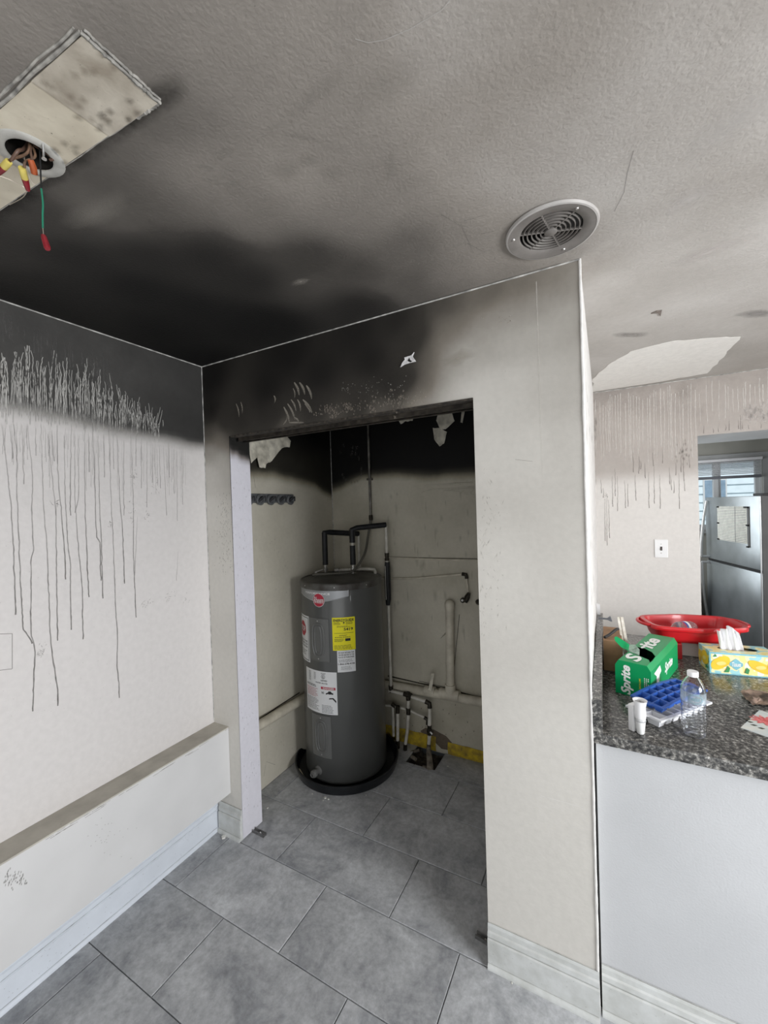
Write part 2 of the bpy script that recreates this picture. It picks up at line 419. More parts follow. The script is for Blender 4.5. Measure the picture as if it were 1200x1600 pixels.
# kitchen shell
YK = 3.6
WX0 = 2.3; WX1 = onY(1192, 740, YK).x; WZ1 = onY(1150, 717, YK).z; WZ0 = onY(1091, 828, YK).z
mb = MB().box((1.6, YK, 0), (XR, YK+.12, WZ0)).box((1.6, YK, WZ1), (XR, YK+.12, H)).box((1.6, YK, WZ0), (WX0, YK+.12, WZ1)).box((WX1, YK, WZ0), (XR, YK+.12, WZ1))
struct('wall_kitchen', mb, M_kit)
struct('wall_kitchen_left', MB().box((1.6, YF+.13, 0), (1.7, YK, H)), M_panel)
# right wall with a window opening, mostly behind the camera's right shoulder
mb = MB().box((XR, YREAR, 0), (XR+.12, YK+.12, .65)).box((XR, YREAR, 2.05), (XR+.12, YK+.12, H)).box((XR, YREAR, .65), (XR+.12, -1.95, 2.05)).box((XR, -.3, .65), (XR+.12, YK+.12, 2.05))
struct('wall_right', mb, M_panel)
mb = MB().box((0, YREAR-.12, 0), (.8, YREAR, H)).box((3.8, YREAR-.12, 0), (XR, YREAR, H)).box((.8, YREAR-.12, 2.2), (3.8, YREAR, H))
struct('wall_rear', mb, M_panel)
# ceiling
mb = MB()
mb.grid(frange(0, 3.0, .028, (XW,))+frange(3.0, XR, .15)[1:], frange(YREAR, -1.4, .15)+frange(-1.4, .12, .022)[1:]+frange(.12, YF, .05)[1:], lambda u, w: V((u, w, H)), lambda u, w: math.hypot(u-1.730, w+.193) < .098 or math.hypot(u-.795, w+1.0323) < .055)
mb.box((-.12, YREAR-.12, H+.07), (XR+.12, YK+.12, H+.15)).box((0, YF, H+.001), (XR, YK, H+.069))
ceiling = struct('ceiling', mb, M_ceil, cleanup=False); add_soot(ceiling, soot_ceil)

# floor: slab + every tile
M_slab = mat('floor_grout', (.10, .105, .105), .9)
HX0, HX1, HY0 = .66, .865, .935
mb = MB().box((-.12, YREAR-.12, -.08), (XR+.12, HY0, -.008)).box((-.12, HY0, -.08), (HX0, YK+.12, -.008)).box((HX1, HY0, -.08), (XR+.12, YK+.12, -.008)).box((HX0, HY0, -.08), (HX1, YK, -.05))
floor = struct('floor', mb, M_slab)
def tile_mat():
    m = bpy.data.materials.new('slate_grey_vinyl_tile'); nt, p = nodes_of(m)
    g = N(nt, 'ShaderNodeNewGeometry'); oi = N(nt, 'ShaderNodeObjectInfo')
    ad = N(nt, 'ShaderNodeVectorMath', operation='ADD'); nt.links.new(g.outputs['Position'], ad.inputs[0])
    cx = N(nt, 'ShaderNodeCombineXYZ'); mm = N(nt, 'ShaderNodeMath', operation='MULTIPLY'); nt.links.new(oi.outputs['Random'], mm.inputs[0]); mm.inputs[1].default_value = 37
    nt.links.new(mm.outputs[0], cx.inputs[2]); nt.links.new(cx.outputs[0], ad.inputs[1])
    n1 = N(nt, 'ShaderNodeTexNoise'); n1.inputs['Scale'].default_value = 5; n1.inputs['Detail'].default_value = 9; n1.inputs['Roughness'].default_value = .7; n1.inputs['Distortion'].default_value = .6
    n2 = N(nt, 'ShaderNodeTexNoise'); n2.inputs['Scale'].default_value = 42; n2.inputs['Detail'].default_value = 7; n2.inputs['Roughness'].default_value = .7
    for n in (n1, n2): nt.links.new(ad.outputs[0], n.inputs['Vector'])
    cr = N(nt, 'ShaderNodeValToRGB'); e = cr.color_ramp.elements
    e[0].position = .3; e[0].color = (.25, .262, .28, 1); e[1].position = .72; e[1].color = (.60, .615, .63, 1)
    k = e.new(.5); k.color = (.44, .45, .465, 1)
    nt.links.new(n1.outputs['Fac'], cr.inputs[0])
    mr = N(nt, 'ShaderNodeMapRange'); mr.inputs[1].default_value = .3; mr.inputs[2].default_value = .7; mr.inputs[3].default_value = .74; mr.inputs[4].default_value = 1.16
    nt.links.new(n2.outputs['Fac'], mr.inputs[0])
    mx = N(nt, 'ShaderNodeMix', data_type='RGBA', blend_type='MULTIPLY'); mx.inputs[0].default_value = 1
    nt.links.new(cr.outputs[0], mx.inputs[6]); nt.links.new(mr.outputs[0], mx.inputs[7])
    hv = N(nt, 'ShaderNodeMapRange'); hv.inputs[3].default_value = .90; hv.inputs[4].default_value = 1.08; nt.links.new(oi.outputs['Random'], hv.inputs[0])
    m2 = N(nt, 'ShaderNodeMix', data_type='RGBA', blend_type='MULTIPLY'); m2.inputs[0].default_value = 1
    nt.links.new(mx.outputs[2], m2.inputs[6]); nt.links.new(hv.outputs[0], m2.inputs[7]); nt.links.new(m2.outputs[2], p.inputs['Base Color'])
    p.inputs['Roughness'].default_value = .55
    bp = N(nt, 'ShaderNodeBump'); bp.inputs['Strength'].default_value = .15; bp.inputs['Distance'].default_value = .003
    nt.links.new(n2.outputs['Fac'], bp.inputs['Height']); nt.links.new(bp.outputs[0], p.inputs['Normal'])
    return m
M_tile = tile_mat()
def tile_box(mb, x0, x1, y0, y1):
    c = .0018; z = 0; b = -.0079
    vs = [(x0,y0,b),(x1,y0,b),(x1,y1,b),(x0,y1,b),(x0,y0,z-c),(x1,y0,z-c),(x1,y1,z-c),(x0,y1,z-c),(x0+c,y0+c,z),(x1-c,y0+c,z),(x1-c,y1-c,z),(x0+c,y1-c,z)]
    mb.add(vs, [(0,3,2,1),(0,1,5,4),(1,2,6,5),(2,3,7,6),(3,0,4,7),(4,5,9,8),(5,6,10,9),(6,7,11,10),(7,4,8,11),(8,9,10,11)])
TL, TW, G = .61, .3065, .0016
for k in range(-12, 4):
    y0 = -.018+TW*k; y1 = y0+TW
    if y1 < YREAR: continue
    off = .724 if k % 2 else .427
    n0 = -2
    for n in range(n0, 7):
        x0 = off+TL*n; x1 = x0+TL
        a0, a1, b0, b1 = max(x0+G, .002), min(x1-G, 3.9), max(y0+G, YREAR), min(y1-G, YB-.002)
        if a1-a0 < .02 or b1-b0 < .02: continue
        if a0 > 2.3 and y0 > .0: continue
        mb = MB()
        rs = [(a0, a1, b0, b1)]
        if a0 < HX1 and a1 > HX0 and b1 > HY0:
            rs = [(a0, a1, b0, HY0)]
            if a0 < HX0: rs.append((a0, HX0, HY0, b1))
            if a1 > HX1: rs.append((HX1, a1, HY0, b1))
        for r in rs: tile_box(mb, *r)
        obj('tile', mb, M_tile, floor, cleanup=False)
# dirt in the hole the tiles were cut away from
mb = MB().grid(frange(HX0, HX1, .012), frange(HY0, YB, .012), lambda u, w: V((u, w, -.032+.02*nz(u*30, w*30, 0)+.016*nz(u*80, w*80, 3))))
obj('dirt', mb, mat('dark_dirt', (.06, .05, .038), .95, var=.4, scale=40, bump=.6), floor, kind='stuff')

# baseboards
def base_profile(h=.152, t=.016): return [(0, 0), (t, 0), (t, .10*h/.152), (t-.005, .104*h/.152), (t-.003, .110*h/.152), (t-.004, .124*h/.152), (t-.009, .128*h/.152), (t-.009, .144*h/.152), (.004, h), (0, h)]
def baseboard(name, a, b, nrm, m, h=.152):
    a, b, nrm = Vector(a), Vector(b), Vector(nrm)
    mb = MB().prism([a+nrm*(x+.0004)+Vector((0, 0, z)) for x, z in base_profile(h)], b-a)
    # quarter bead along the foot
    d = (b-a); c = [a+nrm*(.016+.0105*math.cos(t))+Vector((0, 0, .0105*1.6*math.sin(t))) for t in [i*math.pi/2/5 for i in range(6)]]+[a+nrm*.0158]
    mb.prism(c, d)
    return struct(name, mb, m)
M_base_w = mat('worn_baseboard_white', (.60, .615, .605), .5, var=.10, scale=20, bump=.3, bscale=35, col2=(.48, .49, .47))
M_base_l = mat('bluish_white_baseboard', (.64, .68, .735), .45, var=.04, scale=9, bump=.12)
baseboard('baseboard_left', (0, -3.5, 0), (0, -.0005, 0), (1, 0, 0), M_base_l)
baseboard('baseboard_front_left', (.027, 0, 0), (OX0, 0, 0), (0, -1, 0), M_base_w)
baseboard('baseboard_front', (OX1, 0, 0), (XW+.004, 0, 0), (0, -1, 0), M_base_w)
baseboard('baseboard_peninsula', (XW+.010, .031, 0), (3.3, .031, 0), (0, -1, 0), M_base_w)
mk = None
def crease_and_grime_lines(name, a, b, nrm):
    mk = Marks(); a, b, nrm = Vector(a), Vector(b), Vector(nrm); n = max(4, int((b-a).length/.02))
    for z, off, w, al in ((.1525, .003, .003, .8), (.106, .0125, .0035, .45), (.0175, .0168, .003, .5)):  # shade of the profile creases painted as dark lines, grime along the top
        P = [a.lerp(b, i/n)+nrm*off+Vector((0, 0, z)) for i in range(n+1)]
        mk.ribbon(P, [w*(.4+1.2*abs(nz(i*.4, z*50, 0))) for i in range(n+1)], nrm, [(.20, .185, .16, al*(.4+1.1*abs(nz(i*.27, z*90, 4)))) for i in range(n+1)])
    for k in range(int(60*(b-a).length)):
        p = a.lerp(b, random.random())+nrm*.0165+Vector((0, 0, random.uniform(.02, .10))); t = (b-a).normalized(); mk.dab(p, t, (0, 0, 1), random.uniform(.001, .004), .0015, (.3, .29, .26, .5), 6)
    mk.build('grime_and_lines', bpy.data.objects[name], nrm*.0008)
# scuffed reveal board on the left jamb
def soot_reveal(p): return .98*sm(1.94, 2.02, p.z+.06*(p.y/TH)+.02*nz(p.y*30, p.z*8, 0))
M_rev = soot_mat('reveal_plaster', (.64, .63, .68), mid=(.2, .18, .17), soot=(.006, .006, .005), bump=.15)  # the daylight's lavender tint is put into the clean colour
mb = MB().grid(frange(0, TH, .012), frange(.004, OZ-.001, .02), lambda u, w: V((OX0+.004, u-.001, w)))
mb.box((OX0+.0004, -.0009, .004), (OX0+.0036, TH-.001, OZ-.001))
o = struct('trim_2', mb, M_rev, cleanup=False); add_soot(o, soot_reveal)
# boxed-out ledge on the left wall
mb = MB().box((.0005, -3.4, .217), (.11, -.0008, .556), .0015)
M_box = mat('ledge_front_paint', (.64, .638, .635), .5, var=.04, scale=4, bump=.08)
ledge = struct('trim_3', mb, M_box)
mb = MB().box((.0007, -3.4, .5562), (.111, -.0008, .5622), .001)
obj('ledge_top', mb, mat('dusty_ledge_top', (.50, .475, .415), .75, var=.14, scale=12, col2=(.38, .355, .31)), ledge)
# caulk lines where the planes meet
M_caulk = mat('caulk_line', (.62, .61, .58), .6, var=.35, scale=30)
def caulk(name, a, b, r=.0035):
    a, b = Vector(a), Vector(b); n = int((b-a).length/.03); d = (b-a)
    struct(name, MB().tube([a+d*i/n for i in range(n+1)], r, 6, rs=[r*(.7+.5*abs(nz(i*.35, a.x, a.y))) for i in range(n+1)]), M_caulk, smooth=True)
caulk('trim_4', (.002, -3.4, H-.002), (.002, -.002, H-.002)); caulk('trim_5', (.002, -.002, H-.002), (XW, -.002, H-.002))
caulk('trim_6', (.002, -.002, .57), (.002, -.002, H-.002), .0025); caulk('trim_7', (XW, YF-.002, H-.002), (XR, YF-.002, H-.002), .003)
caulk('trim_8', (.003, YB-.003, 0), (.003, YB-.003, H), .003)
# ragged plaster corner bead at the end of the front wall
mb = MB(); pts = []
for i in range(120):
    z = i/119*H; pts.append(V((XW+.0012*nz(z*9, 1, 0), .0005+.0015*nz(z*11, 0, 2), z)))
struct('trim_9', MB().tube(pts, .0045, 7, rs=[.004+.002*abs(nz(i*.3, 0, 5)) for i in range(120)]), M_edge, smooth=True)

# ---- door track under the header
tr = thing('door_track', 'scorched dark metal sliding door track under the closet header', 'door track', (.8, .06, 2.0551))
Mtr = mat('scorched_metal', (.022, .019, .016), .4, .5, var=.3, scale=30, bump=.3, col2=(.07, .06, .048))
obj('channel', MB().box((.215, .034, 2.030), (1.435, .037, 2.0548)).box((.215, .083, 2.030), (1.435, .086, 2.0548)).box((.215, .034, 2.052), (1.435, .086, 2.0549)).box((.215, .037, 2.030), (1.435, .045, 2.033)).box((.215, .075, 2.030), (1.435, .083, 2.033)), Mtr, tr)
obj('edge_strip', MB().box((.20, -.004, 2.047), (1.44, .03, 2.0548), .001), mat('charred_wood', (.014, .012, .010), .8, var=.4, scale=60, bump=.6, col2=(.07, .058, .045)), tr)

# ------------------------------------------------------------------ marks on the walls
LX = lambda x, y: onX(x/2.353, 440+y/2.353, 0.0)
DR = [[(5,520),(20,640),(40,820),(50,1000),(57,1225)],[(45,510),(62,620),(62,760),(68,920),(75,1120),(85,1280),(120,1330)],
[(100,520),(118,700),(118,900),(122,990),(115,1010),(112,1200),(115,1290),(128,1350),(125,1450),(120,1580)],
[(150,520),(158,800),(170,950),(180,1150),(185,1300),(195,1400),(212,1500),(212,1560)],[(175,560),(190,700),(205,850),(208,1090),(212,1320)],
[(210,520),(212,700),(235,960),(242,1095)],[(235,560),(240,800),(250,980),(260,1040),(258,1130),(262,1280)],[(262,520),(258,860)],
[(275,560),(275,800),(285,940),(295,1050),(303,1150),(305,1315)],[(290,560),(288,800),(275,850)],[(312,520),(310,700),(315,920),(322,1060),(327,1160)],
[(340,520),(350,800),(355,940),(368,960),(370,1100)],[(360,560),(365,800),(372,950),(378,1165)],[(400,540),(405,700),(410,850),(418,1000),(425,1200),(432,1300),(430,1400),(440,1530)],
[(430,560),(440,800),(450,910),(458,1110)],[(480,560),(490,800),(490,1000),(500,1235)],[(455,580),(455,860)],[(500,560),(500,680)],[(520,570),(520,760)],[(540,580),(540,830)],
[(560,590),(560,740)],[(585,600),(590,760)],[(600,600),(612,860)],[(620,600),(622,720)],[(638,610),(640,780)],[(650,620),(652,880)],[(668,620),(672,820)],[(655,985),(648,1100)],[(80,520),(88,745)],[(35,520),(48,650)],[(130,530),(132,640)],[(190,540),(200,660)],[(325,550),(328,700)],[(380,560),(384,720)],[(415,560),(418,690)],[(505,860),(495,1080)],[(208,810),(205,860)],[(178,800),(192,820)]]
mk = Marks()
def drip(mk, pts3, w, nrm, col, a0=.25, a1=.9, wob=.0015, step=.012):
    P = []; 
    for a, b in zip(pts3[:-1], pts3[1:]):
        n = max(1, int((b-a).length/step)); P += [a.lerp(b, i/n) for i in range(n)]
    P.append(pts3[-1]); n = len(P); s = random.random()*50
    tan = Vector((0, 1, 0)) if abs(nrm[0]) > .5 else Vector((1, 0, 0))
    P = [p+tan*wob*(nz(i*.35, s, 0)*1.6+nz(i*1.1, s, 5)) for i, p in enumerate(P)]
    ws = [w*(.6+.6*abs(nz(i*.5, s, 9))+.25*(i/n)) for i in range(n)]
    cs = [tuple(col)+((a0+(a1-a0)*(i/n))*(.75+.5*abs(nz(i*.4, s, 3))),) for i in range(n)]
    cs[0] = cs[0][:3]+(0,)
    mk.ribbon(P, ws, nrm, cs)
for d in DR:
    L = d[-1][1]-d[0][1]
    drip(mk, [LX(*q) for q in d], .0042 if L > 500 else .0033, (1, 0, 0), (.15, .14, .13), .2, .75 if L > 300 else .45)
for i in range(34):
    x = random.uniform(-640, -15); l = random.uniform(120, 760)
    drip(mk, [LX(x, 500), LX(x+6, 500+l*.5), LX(x+random.uniform(-5, 16), 500+l)], .0028, (1, 0, 0), (.15, .14, .13), .2, .6)
for i in range(90):                                  # faint thin runs just under the edge of the smoke
    x = random.uniform(0, 690); y = 500+x*.13+random.uniform(0, 40); l = random.uniform(40, 200)
    drip(mk, [LX(x, y), LX(x+random.uniform(-4, 6), y+l)], .0018, (1, 0, 0), (.17, .16, .15), .15, .35)
for (cx, cy, sx, sy, n) in ((490,715,14,25,14),(485,850,15,40,12),(540,855,12,25,10),(145,1360,22,25,14),(575,750,15,30,8),(535,1180,40,25,12),(625,1165,14,20,9),(405,890,8,20,8),(685,1170,16,30,7),(210,820,12,14,7)):
    for k in range(n):
        p = LX(cx+random.gauss(0, sx*.5), cy+random.gauss(0, sy*.5)); a = random.uniform(0, 3.1); 
        v = Vector((0, math.cos(a), math.sin(a)))*random.uniform(.003, .012)
        mk.ribbon([p-v, p+v*.2, p+v], [.0006, .0016, .0005], (1, 0, 0), [(.14,.13,.12,.2), (.14,.13,.12,.6), (.14,.13,.12,.1)])
# bleached crackle running up into the black
def env(x): return 240+abs(nz(x*.02, 7, 0))*120 if x < 330 else 300+(x-330)*.78
def foot(x): return 470+x*.12+25*nz(x*.02, 0, 0)
x = -620
while x < 695:
    yb = foot(x)+random.uniform(-10, 45); yt = env(x)+random.uniform(-12, 110)*(1 if x < 450 else .5)
    if yt > yb-25: yt = yb-25
    P = []; y = yb; xx = x; dr = random.uniform(-.10, .10)
    while y > yt:
        P.append((xx, y)); y -= 9; k = (yb-y)/(max(yb-yt, 1)); xx += dr*3+random.uniform(-1, 1)*(.6+3.2*k*k)
    if len(P) > 3:
        n = len(P)
        al = lambda i, n: .0 if i == 0 else (.40 if i < n*.25 else .85)
        c = random.uniform(.36, .56)
        mk.ribbon([LX(*q) for q in P], [.0034*(1-.45*i/n) for i in range(n)], (1, 0, 0), [(c, c*.98, c*.93, al(i, n)) for i in range(n)])
        for b in range(random.randint(0, 2)):             # side branches
            j = random.randint(n//4, max(n//4, n-3)); bx, by = P[j]; B = [(bx, by)]; sd = random.choice((-1, 1))
            for q in range(random.randint(3, 9)):
                bx += sd*random.uniform(0, 2.4); by -= random.uniform(5, 10); B.append((bx, by))
            mk.ribbon([LX(*q) for q in B], [.0026*(1-.5*i/len(B)) for i in range(len(B))], (1, 0, 0), [(c, c*.98, c*.93, .8) for i in B])
    x += random.uniform(3.0, 7.5)
for i in range(40):                                   # faint runs high in the black
    x = random.uniform(0, 400); y = 120+x*.4+random.uniform(-30, 20); l = random.uniform(40, 110)
    drip(mk, [LX(x, y), LX(x+2, y+l)], .004, (1, 0, 0), (.16, .155, .15), .1, .45)
for k in range(60):                                   # flecks on the ledge wall
    p = LX(random.uniform(0, 750), random.uniform(900, 1600)); mk.dab(p, (0, 1, 0), (0, 0, 1), .0015, .0015, (.2, .19, .17, .5))
q = [onX(*a, 0) for a in ((-40, 992), (19, 990), (19, 1045), (-40, 1052))]
for a, b in ((0, 1), (1, 2), (2, 3)): mk.ribbon([q[a], q[b]], [.002, .002], (1, 0, 0), [(.3, .29, .27, .8)]*2)
mk.build('soot_runs', wall_left, (.0006, 0, 0))
# scuffs on the ledge front
mk = Marks()
for k in range(60):
    p = onX(random.gauss(22, 14), random.gauss(1372, 9), .11); mk.dab(p, (0, 1, -.2), (0, .2, 1), .002, .005, (.18, .17, .15, .7), 6)
for k in range(30):
    p = onX(random.gauss(170, 25), random.gauss(1300, 20), .11); mk.dab(p, (0, 1, 0), (0, 0, 1), .003, .002, (.2, .19, .17, .5), 6)
for k in range(22):
    a = onX(random.uniform(5, 340), 0, .11); y = a.y; z = .553+random.uniform(-.012, .002)
    mk.ribbon([V((.11, y, z)), V((.11, y+random.uniform(.02, .07), z))], [.0015, .001], (1, 0, 0), [(.25, .23, .2, .6)]*2)
mk.build('scuff_marks', ledge, (.0006, 0, 0))

crease_and_grime_lines('baseboard_front', (OX1, 0, 0), (XW, 0, 0), (0, -1, 0)); crease_and_grime_lines('baseboard_peninsula', (XW+.012, .031, 0), (2.6, .031, 0), (0, -1, 0))
crease_and_grime_lines('baseboard_front_left', (.03, 0, 0), (OX0, 0, 0), (0, -1, 0)); crease_and_grime_lines('baseboard_left', (0, -1.6, 0), (0, -.02, 0), (1, 0, 0))
# front wall marks: hand wipes, spatter, grazes
mk = Marks(); FX = lambda x, y: onY(320+x/2.609, 560+y/2.609, 0)
wipe = (.36, .33, .28)
def swipe(a, b, w, al=.65, bow=.006):
    a, b = FX(*a), FX(*b); n = 9; P = [a.lerp(b, i/(n-1))+V((1, 0, 0))*bow*math.sin(math.pi*i/(n-1)) for i in range(n)]
    mk.ribbon(P, [w*(.25+.75*math.sin(math.pi*(i+.6)/n)) for i in range(n)], (0, -1, 0), [wipe+(al*(1-.5*i/n),) for i in range(n)])
for a, b, w in (((365,98),(385,150),.012),((386,98),(408,148),.012),((414,110),(436,165),.012),((360,122),(366,160),.006),((322,198),(345,262),.011),((338,185),(368,250),.010),((352,168),(372,215),.009),((378,168),(390,215),.009),((400,168),(438,222),.012),((408,185),(430,222),.010),
  ((128,185),(140,240),.008),((147,178),(152,225),.007),((282,152),(285,180),.009),((320,270),(335,240),.006),((345,262),(405,262),.008),((365,240),(385,262),.008)):
    swipe(a, b, w)
for k in range(130):
    x = random.uniform(440, 900); y = 238-(x-440)*.13-abs(random.gauss(0, 22)); r = random.uniform(.001, .0042)
    mk.dab(FX(x, y), (1, 0, 0), (0, 0, 1), r, r*1.5, (.42, .37, .31, random.uniform(.3, .8)), 7)
for cx, cy, n, s in ((505, 205, 22, 16), (585, 200, 26, 18), (530, 225, 20, 16), (690, 205, 20, 30), (780, 185, 26, 40)):
    for k in range(n): r = random.uniform(.002, .007); mk.dab(FX(random.gauss(cx, s*.6), random.gauss(cy, s*.6)), (1, 0, 0), (0, 0, 1), r, r*1.4, (.36, .31, .26, .5), 7)
for k in range(60):
    r = random.uniform(.0012, .003); mk.dab(FX(random.uniform(550, 830), random.gauss(122, 22)), (1, 0, 0), (0, 0, 1), r, r*1.3, (.42, .40, .36, .8), 6)
# grazes down both jambs
for k in range(150):
    p = onY(random.gauss(350, 7), random.uniform(770, 900), 0); v = V((random.uniform(-.3, .3), 0, 1))*random.uniform(.002, .009)
    mk.ribbon([p-v, p, p+v], [.0004, random.uniform(.0015, .004), .0004], (0, -1, 0), [(.25, .23, .18, .1), (.25, .23, .18, .5), (.25, .23, .18, .1)])
for k in range(90):
    p = onY(750+abs(random.gauss(0, 18)), random.uniform(730, 1010), 0); v = V((random.uniform(-.7, .7), 0, 1))*random.uniform(.003, .014)
    mk.ribbon([p-v, p, p+v], [.0004, random.uniform(.001, .004), .0004], (0, -1, 0), [(.36, .33, .28, .0), (.36, .33, .28, .28), (.36, .33, .28, .0)])
for k in range(50):
    p = onY(random.uniform(750, 930), random.uniform(560, 1440), 0)
    if k % 3: mk.dab(p, (1, 0, 0), (0, 0, 1), .0012, .0012, (.2, .18, .15, .8), 5)
mk.ribbon([onY(805, 718, 0), onY(832, 721, 0)], [.001, .001], (0, -1, 0), [(.3, .28, .25, .7)]*2)
mk.ribbon([onY(838+i*.9, 440+i*30, 0) for i in range(12)], [.004]*12, (0, -1, 0), [(.66, .63, .58, .45*(1-i/11)) for i in range(12)])
mk.ribbon([onY(845, 1243, 0), onY(912, 1262, 0)], [.0015, .001], (0, -1, 0), [(.85, .83, .8, .8)]*2)
mk.dab(onY(715, 560, 0), (1, 0, .1), (0, 0, 1), .07, .03, (.42, .39, .33, .55), 14)
for k in range(8): mk.dab(onY(random.uniform(750, 800), random.uniform(490, 505), 0), (1, 0, 0), (0, 0, 1), .006, .004, (.5, .46, .4, .5), 8)
mk.build('wipe_marks', wall_front, (0, -.0006, 0))
# marks on the jamb reveal
mk = Marks()
for k in range(140):
    y = random.uniform(.01, .12); z = random.uniform(.1, 1.9); p = V((OX0+.004, y, z)); v = V((0, random.uniform(-.2, .2), 1))*random.uniform(.002, .012)
    mk.ribbon([p-v, p, p+v], [.0003, random.uniform(.0006, .002), .0003], (1, 0, 0), [(.25, .22, .25, .0), (.25, .22, .25, .7), (.25, .22, .25, .0)])
mk.build('scuff_marks', bpy.data.objects['trim_2'], (.0006, 0, 0))
# far wall runs
mk = Marks(); KX = lambda x, y: onY(920+x/4.286, 570+y/4.286, YF)
x = 30
while x < 1240:
    top = 205-x*.145+random.uniform(0, 90); bot = random.uniform(520, 680) if x < 720 else random.uniform(300, 400)
    drip(mk, [KX(x, top), KX(x+random.uniform(-3, 6), (top+bot)/2), KX(x+random.uniform(0, 12), bot)], random.uniform(.003, .006), (0, -1, 0), (.84, .81, .77), .7, .4)
    x += random.uniform(11, 32) if x < 720 else random.uniform(18, 50)
for a in [(155,740,950),(175,690,880),(190,740,980),(238,770,960),(260,790,950),(295,580,720),(310,730,910),(335,610,730),(345,640,700),(375,650,760),(400,710,960),(425,580,680),(437,680,930),(475,730,965),(492,570,660),(540,680,800),(548,740,840),(568,770,860),(582,650,740),(603,720,965),(615,600,720),(630,560,780),(638,770,845),(668,600,690),(108,890,1180),(120,880,1210),(132,900,1160),(78,760,860),(95,820,890),(40,780,1000),(34,950,1200),
          (768,400,460),(830,420,455),(865,415,450),(915,400,440),(938,370,440),(1000,360,430),(1015,330,435),(1025,380,430),(1065,390,430),(1150,380,425)]:
    drip(mk, [KX(a[0], a[1]), KX(a[0]+random.uniform(0, 6), (a[1]+a[2])/2), KX(a[0]+random.uniform(0, 8), a[2])], .0042, (0, -1, 0), (.26, .235, .22), .3, .85)
for k in range(46):
    p = KX(random.gauss(35, 8), random.uniform(240, 780)); mk.dab(p, (1, 0, 0), (0, 0, 1), .008, .03, (.3, .27, .24, .25), 8)
for k in range(20): mk.dab(KX(random.gauss(120, 9), random.gauss(880, 9)), (1, 0, 0), (0, 0, 1), .004, .004, (.3, .27, .24, .4), 7)
for k in range(60): mk.dab(KX(random.uniform(1020, 1230), random.gauss(330, 30)), (1, 0, 0), (0, 0, 1), .012, .02, (.74, .70, .68, .22), 8)
mk.dab(KX(630, 180), (1, 0, 0), (0, 0, 1), .05, .07, (.45, .41, .36, .25), 12)
for k in range(30): mk.dab(KX(random.gauss(630, 26), random.gauss(590, 40)), (1, 0, 0), (0, 0, 1), .006, .014, (.3, .27, .24, .35), 8)
mk.build('soot_runs', wall_far, (0, -.0008, 0))
# partition face: flaked paint
mk = Marks()
for k in range(60):
    z = random.choice((random.uniform(1.25, 1.62), random.uniform(1.9, 2.1))); p = V((XW, random.uniform(.15, 1.5), z)); v = V((0, random.uniform(-1, 1), 2))*.012
    mk.ribbon([p-v, p, p+v], [.004, .014, .003], (1, 0, 0), [(.3, .27, .24, .6)]*3)
mk.build('flaked_paint', bpy.data.objects['wall_partition'], (.0012, 0, 0))
# ceiling patches
mk = Marks(); CZ = lambda x, y: onZ(x, y, H)
def rag(pts, n=6, amp=.01):
    o = []
    for a, b in zip(pts, pts[1:]+pts[:1]):
        for i in range(n): o.append(a.lerp(b, i/n)+V((random.uniform(-amp, amp), random.uniform(-amp, amp), 0))*(i > 0))
    return o
pp = rag([CZ(*p) for p in ((926,612),(926,592),(950,570),(985,549),(1050,533),(1110,528),(1157,526),(1135,552),(1105,583),(1020,598))], 6, .007)
obj('bare_patch', MB().prism([p+V((0, 0, -.0003)) for p in pp], (0, 0, -.0012)), mat('bare_ceiling_plaster', (.86, .84, .80), .8, var=.04, scale=40, bump=.4, bscale=120), ceiling, cleanup=False)
def smear(x, y, rx, ry, ang, col, n=14):
    c = CZ(x, y); d = (CZ(x+10*math.cos(ang), y+10*math.sin(ang))-c).normalized(); e = V((-d.y, d.x, 0)); mk.dab(c, d, e, rx, ry, col, n, jag=.15)
smear(985, 523, .10, .035, 0, (.36, .34, .32, .8)); smear(1185, 490, .10, .04, 0, (.34, .325, .31, .9)); smear(1105, 395, .11, .05, -.35, (.62, .58, .55, .55)); smear(1080, 310, .07, .05, -.4, (.62, .59, .56, .5)); smear(1150, 190, .10, .07, -.6, (.6, .58, .55, .35))
for x, y, rx, ry, a, al in ((450,265,.05,.03,-.3,.4),(350,240,.03,.012,-.4,.6),(365,290,.03,.015,0,.5),(320,262,.025,.01,.2,.5),(330,283,.03,.008,.3,.5),(470,213,.05,.008,.2,.4),(485,250,.03,.02,0,.35),(610,260,.02,.05,0,.25),(520,270,.035,.03,0,.3),(150,330,.14,.04,-.5,.5),(470,440,.04,.02,-.3,.6),(480,160,.16,.02,-.7,.2),(600,130,.10,.05,-.6,.25),(410,330,.08,.05,0,.25)):
    smear(x, y, rx, ry, a, (.34, .315, .28, al))
mk.ribbon([CZ(555, 60), CZ(575, 66), CZ(600, 62), CZ(640, 45), CZ(690, 15), CZ(720, -20)], [.0015]*6, (0, 0, -1), [(.5, .48, .45, .7)]*6)
mk.ribbon([CZ(990, 235), CZ(980, 270), CZ(975, 300), CZ(960, 330)], [.0015]*4, (0, 0, -1), [(.2, .19, .18, .6)]*4)
for a, b in (((690,335),(720,352)),((725,345),(760,335)),((720,350),(740,395)),((752,365),(775,360)),((730,380),(760,395))): mk.ribbon([CZ(*a), CZ(*b)], [.003, .001], (0, 0, -1), [(.22, .2, .18, .35)]*2)
for k in range(34):
    t_ = k/33; smear(262-270*t_+random.uniform(-6, 6), 138+200*t_+random.uniform(-6, 6), .05, .030, -.65, (.02, .018, .016, .30))
for k in range(140):
    mk.dab(CZ(random.uniform(0, 1200), random.uniform(0, 560)), (1, 0, 0), (0, 1, 0), .0015, .0012, random.choice(((.55, .52, .48, .5), (.05, .05, .045, .6))), 5)
mk.build('patches', ceiling, (0, 0, -.0008))
